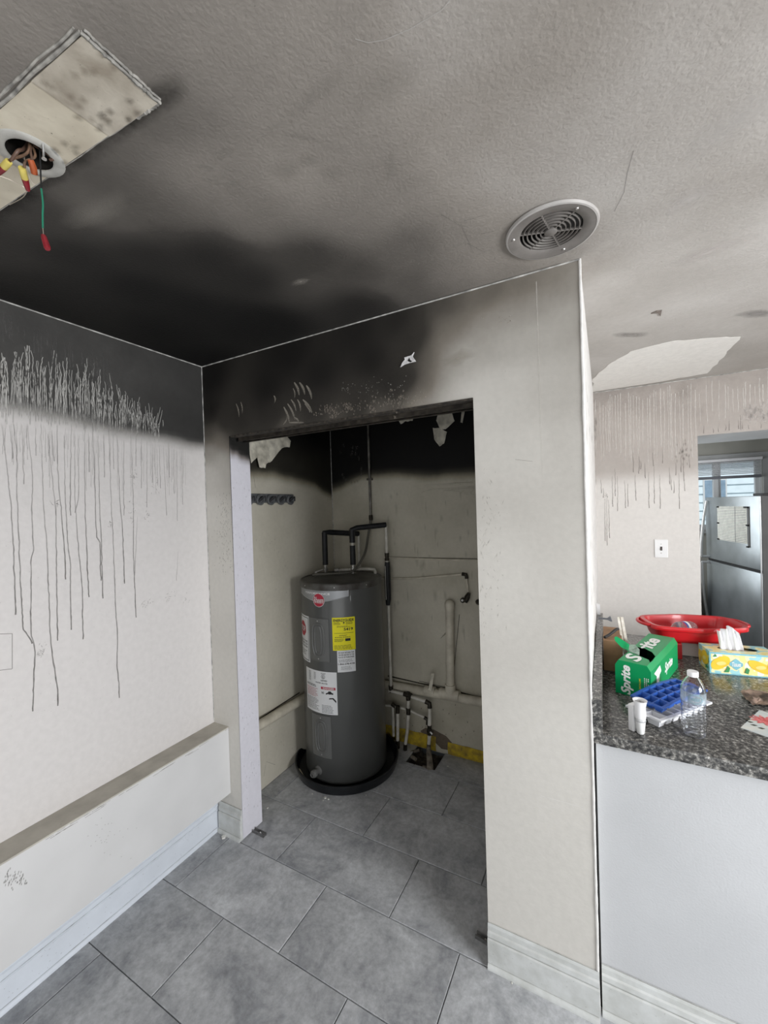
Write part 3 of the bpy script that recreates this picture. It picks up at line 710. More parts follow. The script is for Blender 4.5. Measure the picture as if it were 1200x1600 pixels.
# torn nick in the far ceiling
nick = MB().prism([CZ(1017, 489), CZ(1026, 485), CZ(1034, 484), CZ(1032, 493), CZ(1028, 488)], (0, 0, -.004))
obj('torn_paint', nick, mat('torn_paint_dark', (.2, .17, .15), .8), ceiling)

# peeling paint in the closet
M_peel = mat('peeled_paint', (.84, .80, .68), .75, var=.22, scale=18, bump=.25, col2=(.40, .37, .30))
def peel(poly, fn, nrm, parent, curl=.02, m=M_peel):
    c = [fn(320+x/2.609, 560+y/2.609) for x, y in poly]; P = rag(c, 3, .0) ; nrm = Vector(nrm)
    mid = sum(P, V((0, 0, 0)))/len(P); zt = max(p.z for p in P); mb = MB(); n = len(P)
    Q = [p+nrm*(.002+curl*((zt-p.z)/.2)**1.5)+V((0, 0, random.uniform(-.003, .003))) for p in P]
    mb.prism(Q, nrm*.0012)
    obj('paint_flake', mb, m, parent)
XI = lambda x, y: onX(x, y, 0.001); BI = lambda x, y: onY(x, y, YB-.001)
peel([(170,333),(215,330),(270,318),(325,305),(348,338),(342,362),(310,365),(262,420),(238,432),(232,448),(208,446),(203,405),(176,428)], XI, (1, 0, 0), wall_left, .02)
peel([(785,243),(852,233),(848,255),(818,258),(800,268)], BI, (0, -1, 0), wall_back)
peel([(952,220),(1005,214),(1020,258),(985,292),(962,288),(945,255)], BI, (0, -1, 0), wall_back, .03)
peel([(930,285),(958,282),(988,300),(980,348),(962,362),(938,330)], BI, (0, -1, 0), wall_back, .04)
peel([(1048,205),(1062,205),(1054,265),(1046,262)], BI, (0, -1, 0), wall_back, .05)
# smudges, grime and dark lines beside pipes on the closet's back wall
mk = Marks()
BX = lambda x, y: onY(x, y, YB)
for i in range(11):
    a = -.3+i*.32; mk.dab(BX(550+15*math.cos(a), 738+16*math.sin(a)), (1, 0, 0), (0, 0, 1), .015, .017, (.22, .21, .19, .35), 8)
for k in range(9): mk.dab(BX(random.gauss(548, 9), random.gauss(700, 13)), (1, 0, 0), (0, 0, 1), .018, .022, (.12, .11, .1, .35), 8)
mk.poly(rag([BX(*p) for p in ((658,770),(664,757),(700,755),(738,748),(741,760),(741,775),(700,768),(676,765))], 4, .004), (.5, .47, .39, .9))
for k in range(46):
    x = random.uniform(600, 740); y = random.uniform(770, 1000); mk.dab(BX(x, y), (1, 0, 0), (0, 0, 1), random.uniform(.004, .02), random.uniform(.02, .06), (.34, .31, .24, .22), 8)
mk.ribbon([BX(688, 998), BX(698, 988), BX(704, 978)], [.001, .012, .001], (0, -1, 0), [(.3, .27, .22, .6)]*3)
mk.ribbon([BX(606, 1056), BX(650, 1066), BX(700, 1077), BX(754, 1091)], [.01, .008, .012, .008], (0, -1, 0), [(.03, .027, .02, .9)]*4)  # dark line on the wall above the drain pipe
mk.ribbon([BX(655, 1064), BX(700, 1075), BX(710, 1040), BX(718, 960)], [.004]*4, (0, -1, 0), [(.05, .045, .035, .8)]*4)  # dark outline up beside the standpipe
mk.ribbon([BX(606, 870), BX(680, 872), BX(746, 873)], [.005]*3, (0, -1, 0), [(.08, .07, .055, .7)]*3)  # dark line following the thin upper pipe
for k in range(26):
    p = BX(random.uniform(610, 750), random.uniform(1100, 1160)); v = V((random.uniform(-.3, .3), 0, 1))*.006
    mk.ribbon([p-v, p, p+v], [.001, .004, .001], (0, -1, 0), [(.05, .04, .03, .8)]*3)
mk.poly([BX(*p) for p in ((657,1142),(665,1137),(678,1140),(697,1150),(706,1160),(700,1172),(690,1170),(675,1155),(662,1150))], (.13, .105, .08, 1))
mk.build('grime_and_lines', wall_back, (0, -.0008, 0))
mk = Marks()
mk.ribbon([onX(396, 742+i*4, 0)+V((0, .003*i, 0)) for i in range(6)], [.002]*6, (1, 0, 0), [(.3, .28, .24, .6)]*6)
for k in range(40): mk.dab(onX(random.uniform(400, 460), random.uniform(800, 1190), 0), (0, 1, 0), (0, 0, 1), .004, .008, (.34, .31, .27, .3), 7)
mk.ribbon([onX(404, 1125, 0), onX(440, 1100, 0), onX(468, 1082, 0)], [.008]*3, (1, 0, 0), [(.05, .04, .035, .9)]*3)  # dark line on the wall above the left pipe
mk.ribbon([onX(412, 1213, 0), onX(416, 1190, 0), onX(430, 1195, 0)], [.002]*3, (1, 0, 0), [(.2, .18, .15, .5)]*3)
mk.build('grime_and_lines', wall_left, (.0008, 0, 0))
# yellow foam strip at the foot of the back wall
def strip(x0, x1, zt, m, name):
    us = frange(x0, x1, .012); ws = [0, .25, .5, .75, 1]
    mb = MB().grid(us, ws, lambda u, w: V((u, YB-.003-.007*math.sin(math.pi*w)-.004*abs(nz(u*40, w*5, 0)), -.004+(zt+.008*nz(u*18, 1, 1))*w)))
    obj(name, mb, m, wall_back, smooth=True)
M_yel = mat('yellow_mastic', (.50, .36, .02), .8, var=.3, scale=30, bump=.5, col2=(.20, .14, .03))
strip(.35, .80, .10, M_yel, 'yellow_strip'); strip(.885, 1.45, .085, M_yel, 'yellow_strip')
# torn paper star on the front wall
st = [(632,559),(643,555.5),(647.5,550.5),(645,557),(650.5,565),(641,567),(632,570),(626,574),(629,567),(633,562)]
torn = MB().prism([onY(x, y, -.0015) for x, y in st], (0, -.003, 0))
t = obj('torn_sticker', torn, mat('white_torn_paper', (.85, .84, .84), .6, var=.2, scale=60), None, origin=onY(638, 563, 0))
tag(t, 'small white torn four-pointed sticker stuck above the closet opening', 'sticker')
obj('hole', MB().prism([onY(x, y, -.0046) for x, y in ((637,563.5),(639.5,559),(641,562.5),(644,564.5),(641.5,566),(638.5,565))], (0, -.0006, 0)), mat('sooty_hole', (.01, .01, .01), .9), t)

# ------------------------------------------------------------------ CEILING THINGS
# bare strip where a fixture hung
def CP(x, y, z=H): return V((x, y, z))
sl = .052
def fp(u, w, z): return V((1.128-u, -.967-w-sl*u, z))   # u leftwards along the strip, w across
strip_root = thing('ceiling_fixture_base', 'pale unpainted rectangle with round junction hole left by a ceiling light', 'ceiling fixture', (1.0, -1.03, H))
M_bare = mat('bare_yellowed_board', (.74, .68, .55), .75, var=.12, scale=9, bump=.2, col2=(.52, .46, .36))
JU, JW, JR = .333, .048, .040                            # junction hole
circ = lambda r, z, n=28, du=0: [fp(JU+du+math.cos(2*math.pi*i/n)*r, JW+math.sin(2*math.pi*i/n)*r, z) for i in range(n)]
zb = H-.0025
outer = [fp(0, 0, zb), fp(.13, 0, zb), fp(1.15, 0, zb), fp(1.15, .122, zb), fp(0, .124, zb)]
mbp = MB().flat(outer, [circ(JR, zb)])
for i in range(len(outer)): a, b = outer[i], outer[(i+1) % len(outer)]; mbp.add([a, b, b+V((0, 0, .0024)), a+V((0, 0, .0024))], [(0, 1, 2, 3)])
obj('board', mbp, M_bare, strip_root)
def end_seam():
    mb = MB(); mb.box((0, 0, 0), (1, 1, 1)); return mb
vs = [fp(-.001, -.001, zb-.0012), fp(.145, -.001, zb-.0012), fp(.15, .125, zb-.0012), fp(-.001, .125, zb-.0012)]
obj('end_panel', MB().prism(vs, (0, 0, .0015)), mat('dirty_board', (.62, .57, .48), .75, var=.3, scale=14, bump=.3, col2=(.34, .295, .235)), strip_root)
mkb = Marks()
for k in range(60): mkb.dab(fp(random.uniform(0, .5), random.uniform(.005, .12), zb-.0013), (1, 0, 0), (0, 1, 0), random.uniform(.0006, .0014), .0008, (.10, .08, .06, .8), 5)
for k in range(18): mkb.dab(fp(random.uniform(0, .3), random.uniform(.0, .035), zb-.0013), (1, 0, 0), (0, 1, 0), .014, .009, (.12, .10, .08, .35), 8)
for k in range(14): mkb.dab(fp(random.uniform(0, .16), random.uniform(.02, .12), zb-.0013), (1, 0, 0), (0, 1, 0), .012, .010, (.30, .25, .19, .3), 8)
mkb.dab(fp(.235, .055, zb-.0013), (1, 0, 0), (0, 1, 0), .0022, .0022, (.02, .015, .01, 1), 8)
mkb.build('stains', strip_root, (0, 0, -.0006))
# built-up paint ridges
def ridge(a, b, r, seed, name='paint_ridge'):
    n = 44; P = [a.lerp(b, i/n)+V((.003*nz(i*.3, seed, 0), .003*nz(i*.3, seed, 5), 0)) for i in range(n+1)]
    obj(name, MB().tube(P, r, 7, rs=[r*(.6+.9*abs(nz(i*.45, seed, 2))) for i in range(n+1)]), mat('grey_paint_ridge', (.50, .48, .44), .6, var=.35, scale=40, bump=.4), strip_root, smooth=True)
ridge(fp(-.004, -.004, H-.002), fp(-.004, .128, H-.002), .0045, 1); ridge(fp(-.004, .129, H-.002), fp(1.15, .127, H-.002), .0045, 2)
ridge(fp(-.010, .0, H-.001), fp(-.011, .128, H-.001), .003, 3); ridge(fp(.0, .136, H-.001), fp(.9, .136, H-.001), .003, 4)
ridge(fp(-.002, -.003, H-.002), fp(.06, -.003, H-.002), .0035, 5); ridge(fp(.06, -.002, H-.001), fp(1.1, -.002, H-.001), .0018, 6)
# junction box
mb = MB(); c = fp(JU, JW, 0)
ringp = [(JR+.018, H-.0026), (JR+.017, H-.0045), (JR+.004, H-.005), (JR, H-.004), (JR, H+.055), (.0, H+.055)]
mb.lathe((c.x, c.y, 0), [(r, z) for r, z in ringp], 32, cap=False)
obj('junction_box', MB().lathe((c.x, c.y, 0), [(JR+.0015, H-.004), (JR, H-.004), (JR, H+.055), (0.0005, H+.055)], 32, cap=False), mat('black_box_inside', (.02, .016, .013), .7, var=.5, scale=40), strip_root, smooth=True)
obj('plaster_ring', MB().lathe((c.x, c.y, 0), [(JR+.020, H-.0026), (JR+.018, H-.0042), (JR+.004, H-.0055), (JR-.001, H-.0035)], 32, cap=False), mat('grey_skim_plaster', (.56, .55, .51), .7, var=.15, scale=20, bump=.4), strip_root, smooth=True)
M_copper = mat('copper_brown_wire', (.20, .115, .07), .5, var=.3, scale=60)
def bez(P, n=18):
    P = [Vector(p) for p in P]; o = []
    for i in range(len(P)-1):
        p0 = P[max(i-1, 0)]; p1 = P[i]; p2 = P[i+1]; p3 = P[min(i+2, len(P)-1)]
        for k in range(n):
            t = k/n; o.append(.5*((2*p1)+(-p0+p2)*t+(2*p0-5*p1+4*p2-p3)*t*t+(-p0+3*p1-3*p2+p3)*t**3))
    o.append(P[-1]); return o
def wire(name, P, r, m, parent=strip_root): return obj(name, MB().tube(bez(P, 8), r, 8), m, parent, smooth=True)
# pixel + height helpers around the hole
def hp(x, y, z): return onZ(x, y, z)
wire('wire', [(c.x+.02, c.y-.01, H+.05), hp(45, 235, 2.43), hp(20, 248, 2.41), hp(14, 252, 2.402)], .0026, M_copper)
wire('wire', [(c.x, c.y-.02, H+.05), hp(55, 240, 2.43), hp(40, 252, 2.41), hp(38, 262, 2.40)], .0024, M_copper)
wire('wire', [(c.x-.01, c.y+.01, H+.05), hp(38, 232, 2.44), hp(28, 236, 2.415), hp(18, 250, 2.40)], .0032, mat('brown_wire', (.12, .07, .05), .5))
wire('wire', [(c.x, c.y+.015, H+.05), hp(48, 230, 2.44), hp(50, 248, 2.415), hp(52, 258, 2.405)], .0024, mat('brown_wire', (.12, .07, .05), .5))
wire('wire', [(c.x-.02, c.y, H+.04), hp(80, 245, 2.44), hp(78, 250, 2.435)], .0028, mat('brown_wire', (.12, .07, .05), .5))
wire('bare_wire', [hp(38, 245, 2.42), hp(40, 258, 2.405), hp(50, 284, 2.39), hp(56, 288, 2.388)], .0010, mat('bare_copper', (.8, .72, .62), .3, .8))
wire('bare_wire', [hp(0, 275, 2.42), hp(20, 283, 2.415), hp(40, 295, 2.41), hp(36, 308, 2.41), hp(15, 320, 2.42)], .0009, mat('bare_copper', (.8, .72, .62), .3, .8))
# nut cone
def nut(a, b, r0, r1, m1, m2, split=.45):
    a, b = Vector(a), Vector(b); d = b-a; mid = a+d*split
    q = [a.lerp(b, t) for t in (0, .08, split)]; obj('nut_collar', MB().tube(q, r1, 12, rs=[r1*.9, r1, r1*.98]), m1, strip_root, smooth=True, ang=50)
    q = [a.lerp(b, t) for t in (split, .75, .95, 1)]; o = obj('wire_nut', MB().tube(q, r0, 10, rs=[r1, (r0+r1)/2, r0, r0*.7]), m2, strip_root, smooth=True, ang=50)
M_red = mat('red_nut_plastic', (.33, .022, .035), .35, var=.25, scale=40); M_ylw = mat('yellow_nut_plastic', (.75, .62, .16), .4, var=.15, scale=40)
nut(hp(14, 252, 2.402), hp(-4, 272, 2.395), .0045, .0065, M_ylw, M_red)
nut(hp(34, 262, 2.40), hp(44, 298, 2.385), .0045, .0068, M_ylw, M_red)
obj('orange_connector', MB().tube([hp(48, 250, 2.41), hp(52, 262, 2.40), hp(54, 272, 2.393)], .007, 8, rs=[.0055, .0068, .006]), mat('orange_plastic', (.38, .085, .025), .4, var=.2, scale=40), strip_root, smooth=True)
# bracket screw
obj('bracket', MB().tube([hp(67, 220, 2.44), hp(68, 238, 2.425), hp(68, 246, 2.42)], .0022, 6), mat('zinc', (.65, .64, .62), .3, .8), strip_root)
obj('screw', MB().lathe(hp(69, 249, 2.416), [(.0045, 0), (.0045, .002), (.002, .003)], 12), mat('zinc', (.65, .64, .62), .3, .8), strip_root, smooth=True)
# hanging green wire
g0 = hp(62, 232, 2.44)
def gz(x, y): return V((g0.x, g0.y, zAt(x, y, g0)))
blk = mat('black_wire', (.012, .012, .013), .5); grn = mat('green_wire', (.02, .20, .12), .4)
wire('wire', [(g0.x, g0.y, H+.05), gz(61, 235), gz(61, 270), gz(62, 296)], .0016, blk)
gp = [gz(62, 294), gz(65, 318)+V((.002, .001, 0)), gz(66, 335)+V((.0015, 0, 0)), gz(65, 356)]
wire('green_wire', gp, .0018, grn)
wire('bare_wire', [gz(65, 355), gz(66, 362)+V((.001, 0, 0)), gz(67, 368)+V((.0015, 0, 0))], .0008, mat('bare_copper', (.8, .72, .62), .3, .8))
a = gz(66, 368)+V((.001, 0, 0)); b = gz(74, 393)+V((.012, .002, 0))
obj('wire_nut', MB().tube([a, a.lerp(b, .15), a.lerp(b, .9), b], .006, 8, rs=[.0046, .0052, .0062, .005]), M_red, strip_root, smooth=True, ang=35)

# round vent
vc = V((1.730, -.193, H)); vent = thing('ceiling_vent', 'round grey metal ceiling vent with concentric rings above the wall end', 'vent', vc)
M_vent = mat('grey_vent_paint', (.23, .213, .198), .45, .1, var=.12, scale=20)
obj('flange', MB().lathe(vc, [(.119, -.0005), (.121, -.006), (.117, -.010), (.105, -.0085), (.086, -.006), (.083, -.0035), (.083, .008)], 64, cap=False), M_vent, vent, smooth=True)
obj('rim_lip', MB().lathe(vc, [(.1215, -.0005), (.1235, -.004), (.121, -.0095), (.1165, -.0105)], 64, cap=False), mat('pale_vent_rim', (.46, .44, .42), .4, var=.1), vent, smooth=True)
obj('duct', MB().lathe(vc, [(.083, .0), (.083, .06), (.001, .06)], 48, cap=False), mat('sooty_duct', (.015, .014, .013), .8), vent, smooth=True)
M_ring = mat('dusty_vent_ring', (.20, .185, .17), .5, .1, var=.2, scale=30)
for r in (.0755, .064, .052, .040, .028):
    obj('ring', MB().lathe(vc, [(r-.0028, -.0015), (r-.0016, -.0050), (r+.0004, -.0050), (r+.0016, .003), (r-.001, .003), (r-.0028, -.0015)], 48, cap=False), M_ring, vent, smooth=True)
obj('hub', MB().lathe(vc, [(.0001, -.009), (.014, -.0085), (.017, -.006), (.017, .002)], 32, cap=False), M_vent, vent, smooth=True)
for k in range(6):
    a = R(20+60*k); M4 = Matrix.Rotation(a, 4, 'Z'); mb = MB().box((.016, -.0016, -.0045), (.084, .0016, .003)); mb.v = [M4 @ v+vc for v in mb.v]
    obj('spoke', mb, M_vent, vent)
for k in range(3):
    a = R(75+120*k); obj('screw', MB().lathe(vc+V((math.cos(a)*.101, math.sin(a)*.101, -.0088)), [(.0001, -.0022), (.003, -.002), (.0042, -.0004), (.0045, .001)], 12, cap=False), mat('zinc', (.65, .64, .62), .3, .8), vent, smooth=True)
mb = MB(); a0, a1 = R(-10), R(40)
mb.lathe(vc, [(.020, .0012), (.080, .0012)], 10, cap=False, a0=R(-38), a1=R(18))
obj('mesh_screen', mb, mat('dark_vent_screen', (.05, .048, .045), .8, var=.3, scale=200), vent)

# ------------------------------------------------------------------ CLOSET THINGS
HC = V((.316, .765, 0)); HR = .262; HT = 1.225
heater = thing('water_heater', 'tall grey cylindrical electric water heater standing in the closet pan', 'water heater', (HC.x, HC.y, .022))
M_heat = mat('grey_heater_enamel', (.105, .108, .105), .32, .15, var=.08, scale=3, coat=.2)
obj('tank', MB().lathe(HC, [(.20, .022), (HR-.006, .024), (HR, .035), (HR, 1.195), (HR-.002, 1.2)], 96, cap=True), M_heat, heater, smooth=True, ang=30)
obj('top_cap', MB().lathe(HC, [(HR+.0015, 1.185), (HR+.0035, 1.19), (HR+.0035, HT-.006), (HR, HT), (HR-.006, HT+.002), (HR-.012, HT-.004), (.14, HT+.004), (.0005, HT+.006)], 96, cap=False), mat('grey_top_cap', (.13, .13, .122), .4, .2, var=.35, scale=12, col2=(.05, .042, .036)), heater, smooth=True, ang=30)
obj('seam', MB().lathe(HC, [(HR+.0003, .04), (HR+.001, .043), (HR+.0003, .046)], 96, cap=False), M_heat, heater)
def cyl(th, z, r=HR+.0008): a = R(th); return V((HC.x+r*math.cos(a), HC.y+r*math.sin(a), z))
for th in (-113, -65, -21, -160, 25, 70, 115): 
    M4 = Matrix.Rotation(R(th), 4, 'Z') @ Matrix.Rotation(R(90), 4, 'Y')
    obj('cap_screw', MB().lathe(cyl(th, 1.205, HR+.003), [(.004, 0), (.0035, .002), (.0005, .003)], 10, M=M4, cap=False), mat('zinc', (.65, .64, .62), .3, .8), heater, smooth=True)
def patch(t0, t1, z0, z1, r=.0008, nu=14, nv=2, f=None):
    mb = MB(); us = [t0+(t1-t0)*i/nu for i in range(nu+1)]; zs = [z0+(z1-z0)*i/nv for i in range(nv+1)]
    return mb.grid(us, zs, lambda u, w: cyl(u, w, HR+r))
def decal_map(t0, t1, z0, z1, r):      # (u,v) in 0..1 -> cylinder
    return lambda u, w: cyl(t0+(t1-t0)*u, z0+(z1-z0)*w, HR+r)
ink = mat('black_print', (.02, .02, .022), .6); wink = mat('white_print', (.80, .80, .79), .5); rink = mat('red_print', (.50, .03, .06), .5)
gink = mat('grey_print', (.22, .22, .22), .6)
# badge across the top
bd0, bd1 = -130, -47
mb = MB(); us = frange(bd0, bd1, 3)
def blow(u):
    k = abs((u-(-88))/(42.)); return 1.118+.034*min(1, k**1.3)
mb.grid(us, [0, .5, 1], lambda u, w: cyl(u, blow(u)+(1.187-blow(u))*w, HR+.0010))
obj('badge', mb, mat('silver_badge', (.36, .37, .38), .35, .4, var=.05), heater, smooth=True)
mb = MB(); mb.tube([cyl(u, blow(u), HR+.0012) for u in us], .0016, 5); mb.tube([cyl(bd1, blow(bd1)+i*.01, HR+.0012) for i in range(4)]+[cyl(bd1, 1.187, HR+.0012)], .0016, 5); mb.tube([cyl(u, 1.187, HR+.0012) for u in us], .001, 5)
obj('badge_rim', mb, mat('bright_silver', (.70, .71, .72), .3, .5), heater)
mb = MB(); fn = decal_map(-130, -47, 1.12, 1.187, .0016); put_text(mb, 'PERFORMANCE', .46, .70, .50, .19, fn, bold=.02)
obj('badge_lettering', mb, mat('bright_print', (.9, .9, .9), .5), heater)
mb = MB(); cz = 1.128; n = 28
def disc(t, z, r, off, n=28):
    mb = MB(); P = [cyl(t, z, HR+off)]+[cyl(t+math.degrees(r*math.cos(2*math.pi*i/n)/HR), z+r*math.sin(2*math.pi*i/n), HR+off) for i in range(n)]
    return mb.add(P, [(0, i+1, (i+1) % n+1) for i in range(n)])
obj('emblem_rim', disc(-87.5, cz, .0415, .0020), mat('pale_print', (.66, .66, .66), .5), heater)
obj('emblem', disc(-87.5, cz, .0385, .0024), rink, heater)
mb = MB(); put_text(mb, 'Rheem', .5, .5, .92, .52, lambda u, w: cyl(-87.5+(u-.5)*math.degrees(.074/HR), cz+(w-.5)*.074, HR+.0028), shear=.25, bold=.01)
obj('emblem_lettering', mb, wink, heater)
def wrap_rect(mb, fn, a, b, c, d, n=10):      # a print bar bent with the tank
    mb.grid([a+(c-a)*i/n for i in range(n+1)], [b, d], fn)
# yellow energy label
LB = []
def label_sheet(name, t0, t1, z0, z1, m, label=None, r=.0012): return obj(name, patch(t0, t1, z0, z1, r), m, heater, label=label)
yl = label_sheet('energy_label', -69.3, -39.5, .830, 1.026, mat('yellow_label', (.90, .82, .01), .5, var=.05), 'yellow energy label with black print')
fn = decal_map(-69.3, -39.5, .830, 1.026, .0018); mb = MB()
put_text(mb, 'ENERGYGUIDE', .5, .915, .90, .085, fn, bold=.03); put_text(mb, '5419', .70, .64, .40, .085, fn, bold=.03)
mb.add([fn(.47, .86), fn(.55, .86), fn(.51, .79)], [(0, 1, 2)]); mb.add([fn(.5, .86), fn(.52, .86), fn(.52, .90), fn(.5, .90)], [(0, 1, 2, 3)])
wrap_rect(mb, fn, .55, .28, .78, .36)
wrap_rect(mb, fn, .08, .52, .92, .53)
put_lines(mb, .06, .4, .78, .86, 3, fn); put_lines(mb, .6, .94, .78, .86, 3, fn); put_lines(mb, .2, .8, .70, .75, 2, fn); put_lines(mb, .3, .7, .43, .48, 2, fn); put_lines(mb, .1, .9, .38, .42, 1, fn); put_lines(mb, .08, .5, .26, .36, 3, fn); put_lines(mb, .06, .94, .03, .17, 4, fn, th=.3)
obj('print', mb, ink, yl, kind='stuff')
wl = label_sheet('service_label', -64, -40.3, .700, .829, mat('white_label', (.80, .81, .82), .5, var=.04))
fn = decal_map(-64, -40.3, .700, .829, .0018); mb = MB()
for i, s in enumerate(('DO NOT RETURN THIS', 'WATER HEATER TO THE', 'PLACE OF PURCHASE')): put_text(mb, s, .5, .90-.105*i, .86, .07, fn, bold=.02)
put_text(mb, '1-866-278-4186', .5, .38, .92, .085, fn, bold=.02); put_lines(mb, .08, .92, .46, .60, 3, fn, th=.3); put_lines(mb, .2, .85, .10, .28, 4, fn, th=.25)
obj('print', mb, ink, wl, kind='stuff')
# stop label at the left limb
sl_ = label_sheet('stop_label', -141, -106.5, .735, 1.018, mat('white_label', (.80, .81, .82), .5))
fn = decal_map(-141, -106.5, .735, 1.018, .0018); mb = MB()
for a, b, c_, d in ((.06, .03, .94, .045), (.06, .955, .94, .97), (.06, .03, .085, .97), (.915, .03, .94, .97)): wrap_rect(mb, fn, a, b, c_, d)
octo = [(.47+.30*math.cos(R(22.5+45*i)), .70+.175*math.sin(R(22.5+45*i))) for i in range(8)]
mo = MB(); k1 = .30*math.cos(R(22.5)); k2 = .30*math.sin(R(22.5))
def oh_(x): ax_ = abs(x-.47); return (.175/.30)*(k1 if ax_ <= k2 else k1-(ax_-k2))
mo.grid([.47-k1+2*k1*i/16 for i in range(17)], [-1, 1], lambda a, b: fn(a, .70+b*oh_(a)))
obj('red_octagon', mo, mat('stop_red', (.50, .03, .05), .5), sl_)
mb2 = MB(); put_text(mb2, 'STOP', .47, .70, .46, .12, decal_map(-141, -106.5, .735, 1.018, .0024), bold=.03); obj('stop_lettering', mb2, wink, sl_)
for i, s in enumerate(('READ THIS', 'BEFORE YOU', 'CALL OR RETURN')): put_text(mb, s, .5, .44-.06*i, .70, .04, fn, bold=.02)
put_lines(mb, .2, .8, .12, .25, 3, fn, th=.3); obj('print', mb, ink, sl_, kind='stuff')
# rating plate with the danger box
rl = label_sheet('rating_label', -118.2, -65.5, .445, .700, mat('white_label', (.80, .81, .82), .5))
fn = decal_map(-118.2, -65.5, .445, .700, .0018); mb = MB(); mr_ = MB()
put_lines(mb, .15, .24, .72, .96, 9, fn, th=.35); put_lines(mb, .35, .42, .78, .96, 6, fn, th=.35); put_lines(mb, .58, .72, .93, .97, 2, fn)
put_text(mb, 'UL', .64, .875, .05, .06, fn, bold=.03)
for i in range(16):
    a = 2*math.pi*i/16; b = 2*math.pi*(i+1)/16; mb.add([fn(.64+.055*math.cos(a), .875+.05*math.sin(a)), fn(.64+.055*math.cos(b), .875+.05*math.sin(b)), fn(.64+.046*math.cos(b), .875+.042*math.sin(b)), fn(.64+.046*math.cos(a), .875+.042*math.sin(a))], [(0, 1, 2, 3)])
put_text(mb, 'LISTED', .66, .785, .18, .035, fn, bold=.03); put_text(mb, 'WATER HEATER', .58, .72, .36, .03, fn, bold=.02)
put_lines(mb, .05, .5, .60, .66, 2, fn, th=.5); put_lines(mb, .05, .5, .05, .34, 9, fn, th=.3); put_lines(mr_, .05, .5, .36, .58, 7, fn, th=.3); put_lines(mb, .58, .92, .02, .22, 6, fn, th=.3)
wrap_rect(mr_, fn, .57, .58, .96, .64)
put_text(mb, 'NO', .62, .50, .07, .055, fn, bold=.04)
mb.add([fn(*p) for p in ((.70,.47),(.71,.50),(.76,.52),(.78,.55),(.84,.55),(.86,.52),(.90,.51),(.90,.47),(.86,.48),(.78,.475),(.76,.49),(.74,.47))], [tuple(range(12))])
mb.add([fn(*p) for p in ((.78,.36),(.88,.37),(.97,.28),(.97,.33),(.90,.40),(.80,.39))], [tuple(range(6))])
obj('print', mb, ink, rl, kind='stuff'); obj('red_print', mr_, rink, rl, kind='stuff')
md = MB(); put_text(md, 'DANGER', .78, .61, .30, .04, decal_map(-118.2, -65.5, .445, .700, .0024), bold=.03); obj('danger_lettering', md, wink, rl)
# two access covers with pressed ovals
def cover(t0, t1, z0, z1):
    o = obj('access_cover', patch(t0, t1, z0, z1, .0030, 12, 12), mat('grey_cover', (.165, .168, .163), .35, .2, var=.05), heater, smooth=True)
    e = MB()
    for (a, b) in (((t0, z0), (t1, z0)), ((t1, z0), (t1, z1)), ((t1, z1), (t0, z1)), ((t0, z1), (t0, z0))):
        e.tube([cyl(a[0]+(b[0]-a[0])*i/10, a[1]+(b[1]-a[1])*i/10, HR+.0018) for i in range(11)], .0034, 6)
    obj('cover_edge', e, mat('grey_cover', (.165, .168, .163), .35), o, smooth=True)
    tm = (t0+t1)/2; zm = (z0+z1)/2; hw = (t1-t0)*.30; hh = (z1-z0)*.38
    for k in (1, .55):
        P = []
        for i in range(41):
            a = 2*math.pi*i/40; ca, sa = math.cos(a), math.sin(a)
            x = (abs(ca)**.55)*(1 if ca > 0 else -1)*hw*k; z = (abs(sa)**.8)*(1 if sa > 0 else -1)*hh*(1-.15*(1-k)/.45)
            P.append(cyl(tm+x, zm+z, HR+.0035))
        obj('embossed_ring', MB().tube(P, .0048, 6, cap=False), mat('grey_cover', (.165, .168, .163), .35), o, smooth=True)
    for z in (z0+.012, z1-.014):
        M4 = Matrix.Rotation(R(tm), 4, 'Z') @ Matrix.Rotation(R(90), 4, 'Y')
        obj('cover_screw', MB().lathe(cyl(tm, z, HR+.003), [(.0045, 0), (.004, .002), (.0005, .003)], 10, M=M4, cap=False), mat('zinc', (.65, .64, .62), .3, .8), o, smooth=True)
cover(-105.8, -74.6, .762, 1.016); cover(-105, -75.6, .182, .430)
# drain valve
M4 = Matrix.Rotation(R(-97), 4, 'Z') @ Matrix.Rotation(R(90), 4, 'Y')
dv = obj('drain_valve', MB().lathe(cyl(-97, .088, HR-.004), [(.027, 0), (.027, .006), (.016, .010), (.014, .03), (.021, .032), (.023, .046), (.021, .052), (.015, .054), (.014, .062), (.009, .062), (.008, .05), (.0005, .05)], 16, M=M4, cap=False), mat('grey_valve_plastic', (.17, .17, .165), .5, var=.2), heater, smooth=True, ang=35)
# nipples, dielectric fittings
N1 = V((.137, .838, 0)); N2 = V((.326, .897, 0)); chrome = mat('dull_chrome', (.45, .44, .42), .35, .8, var=.2)
for q in (N1, N2):
    obj('nipple', MB().lathe((q.x, q.y, 0), [(.020, HT), (.020, HT+.006), (.011, HT+.007), (.011, HT+.022), (.017, HT+.023), (.017, HT+.038), (.011, HT+.04), (.011, HT+.055)], 8, cap=False), chrome, heater)
rv = obj('relief_valve', MB().tube([(N1.x-.005, N1.y-.10, HT-.002), (N1.x-.005, N1.y-.10, HT+.03)], .011, 10).tube([(N1.x-.005, N1.y-.10, HT+.026), (N1.x+.03, N1.y-.07, HT+.04)], .006, 8), chrome, heater, smooth=True)
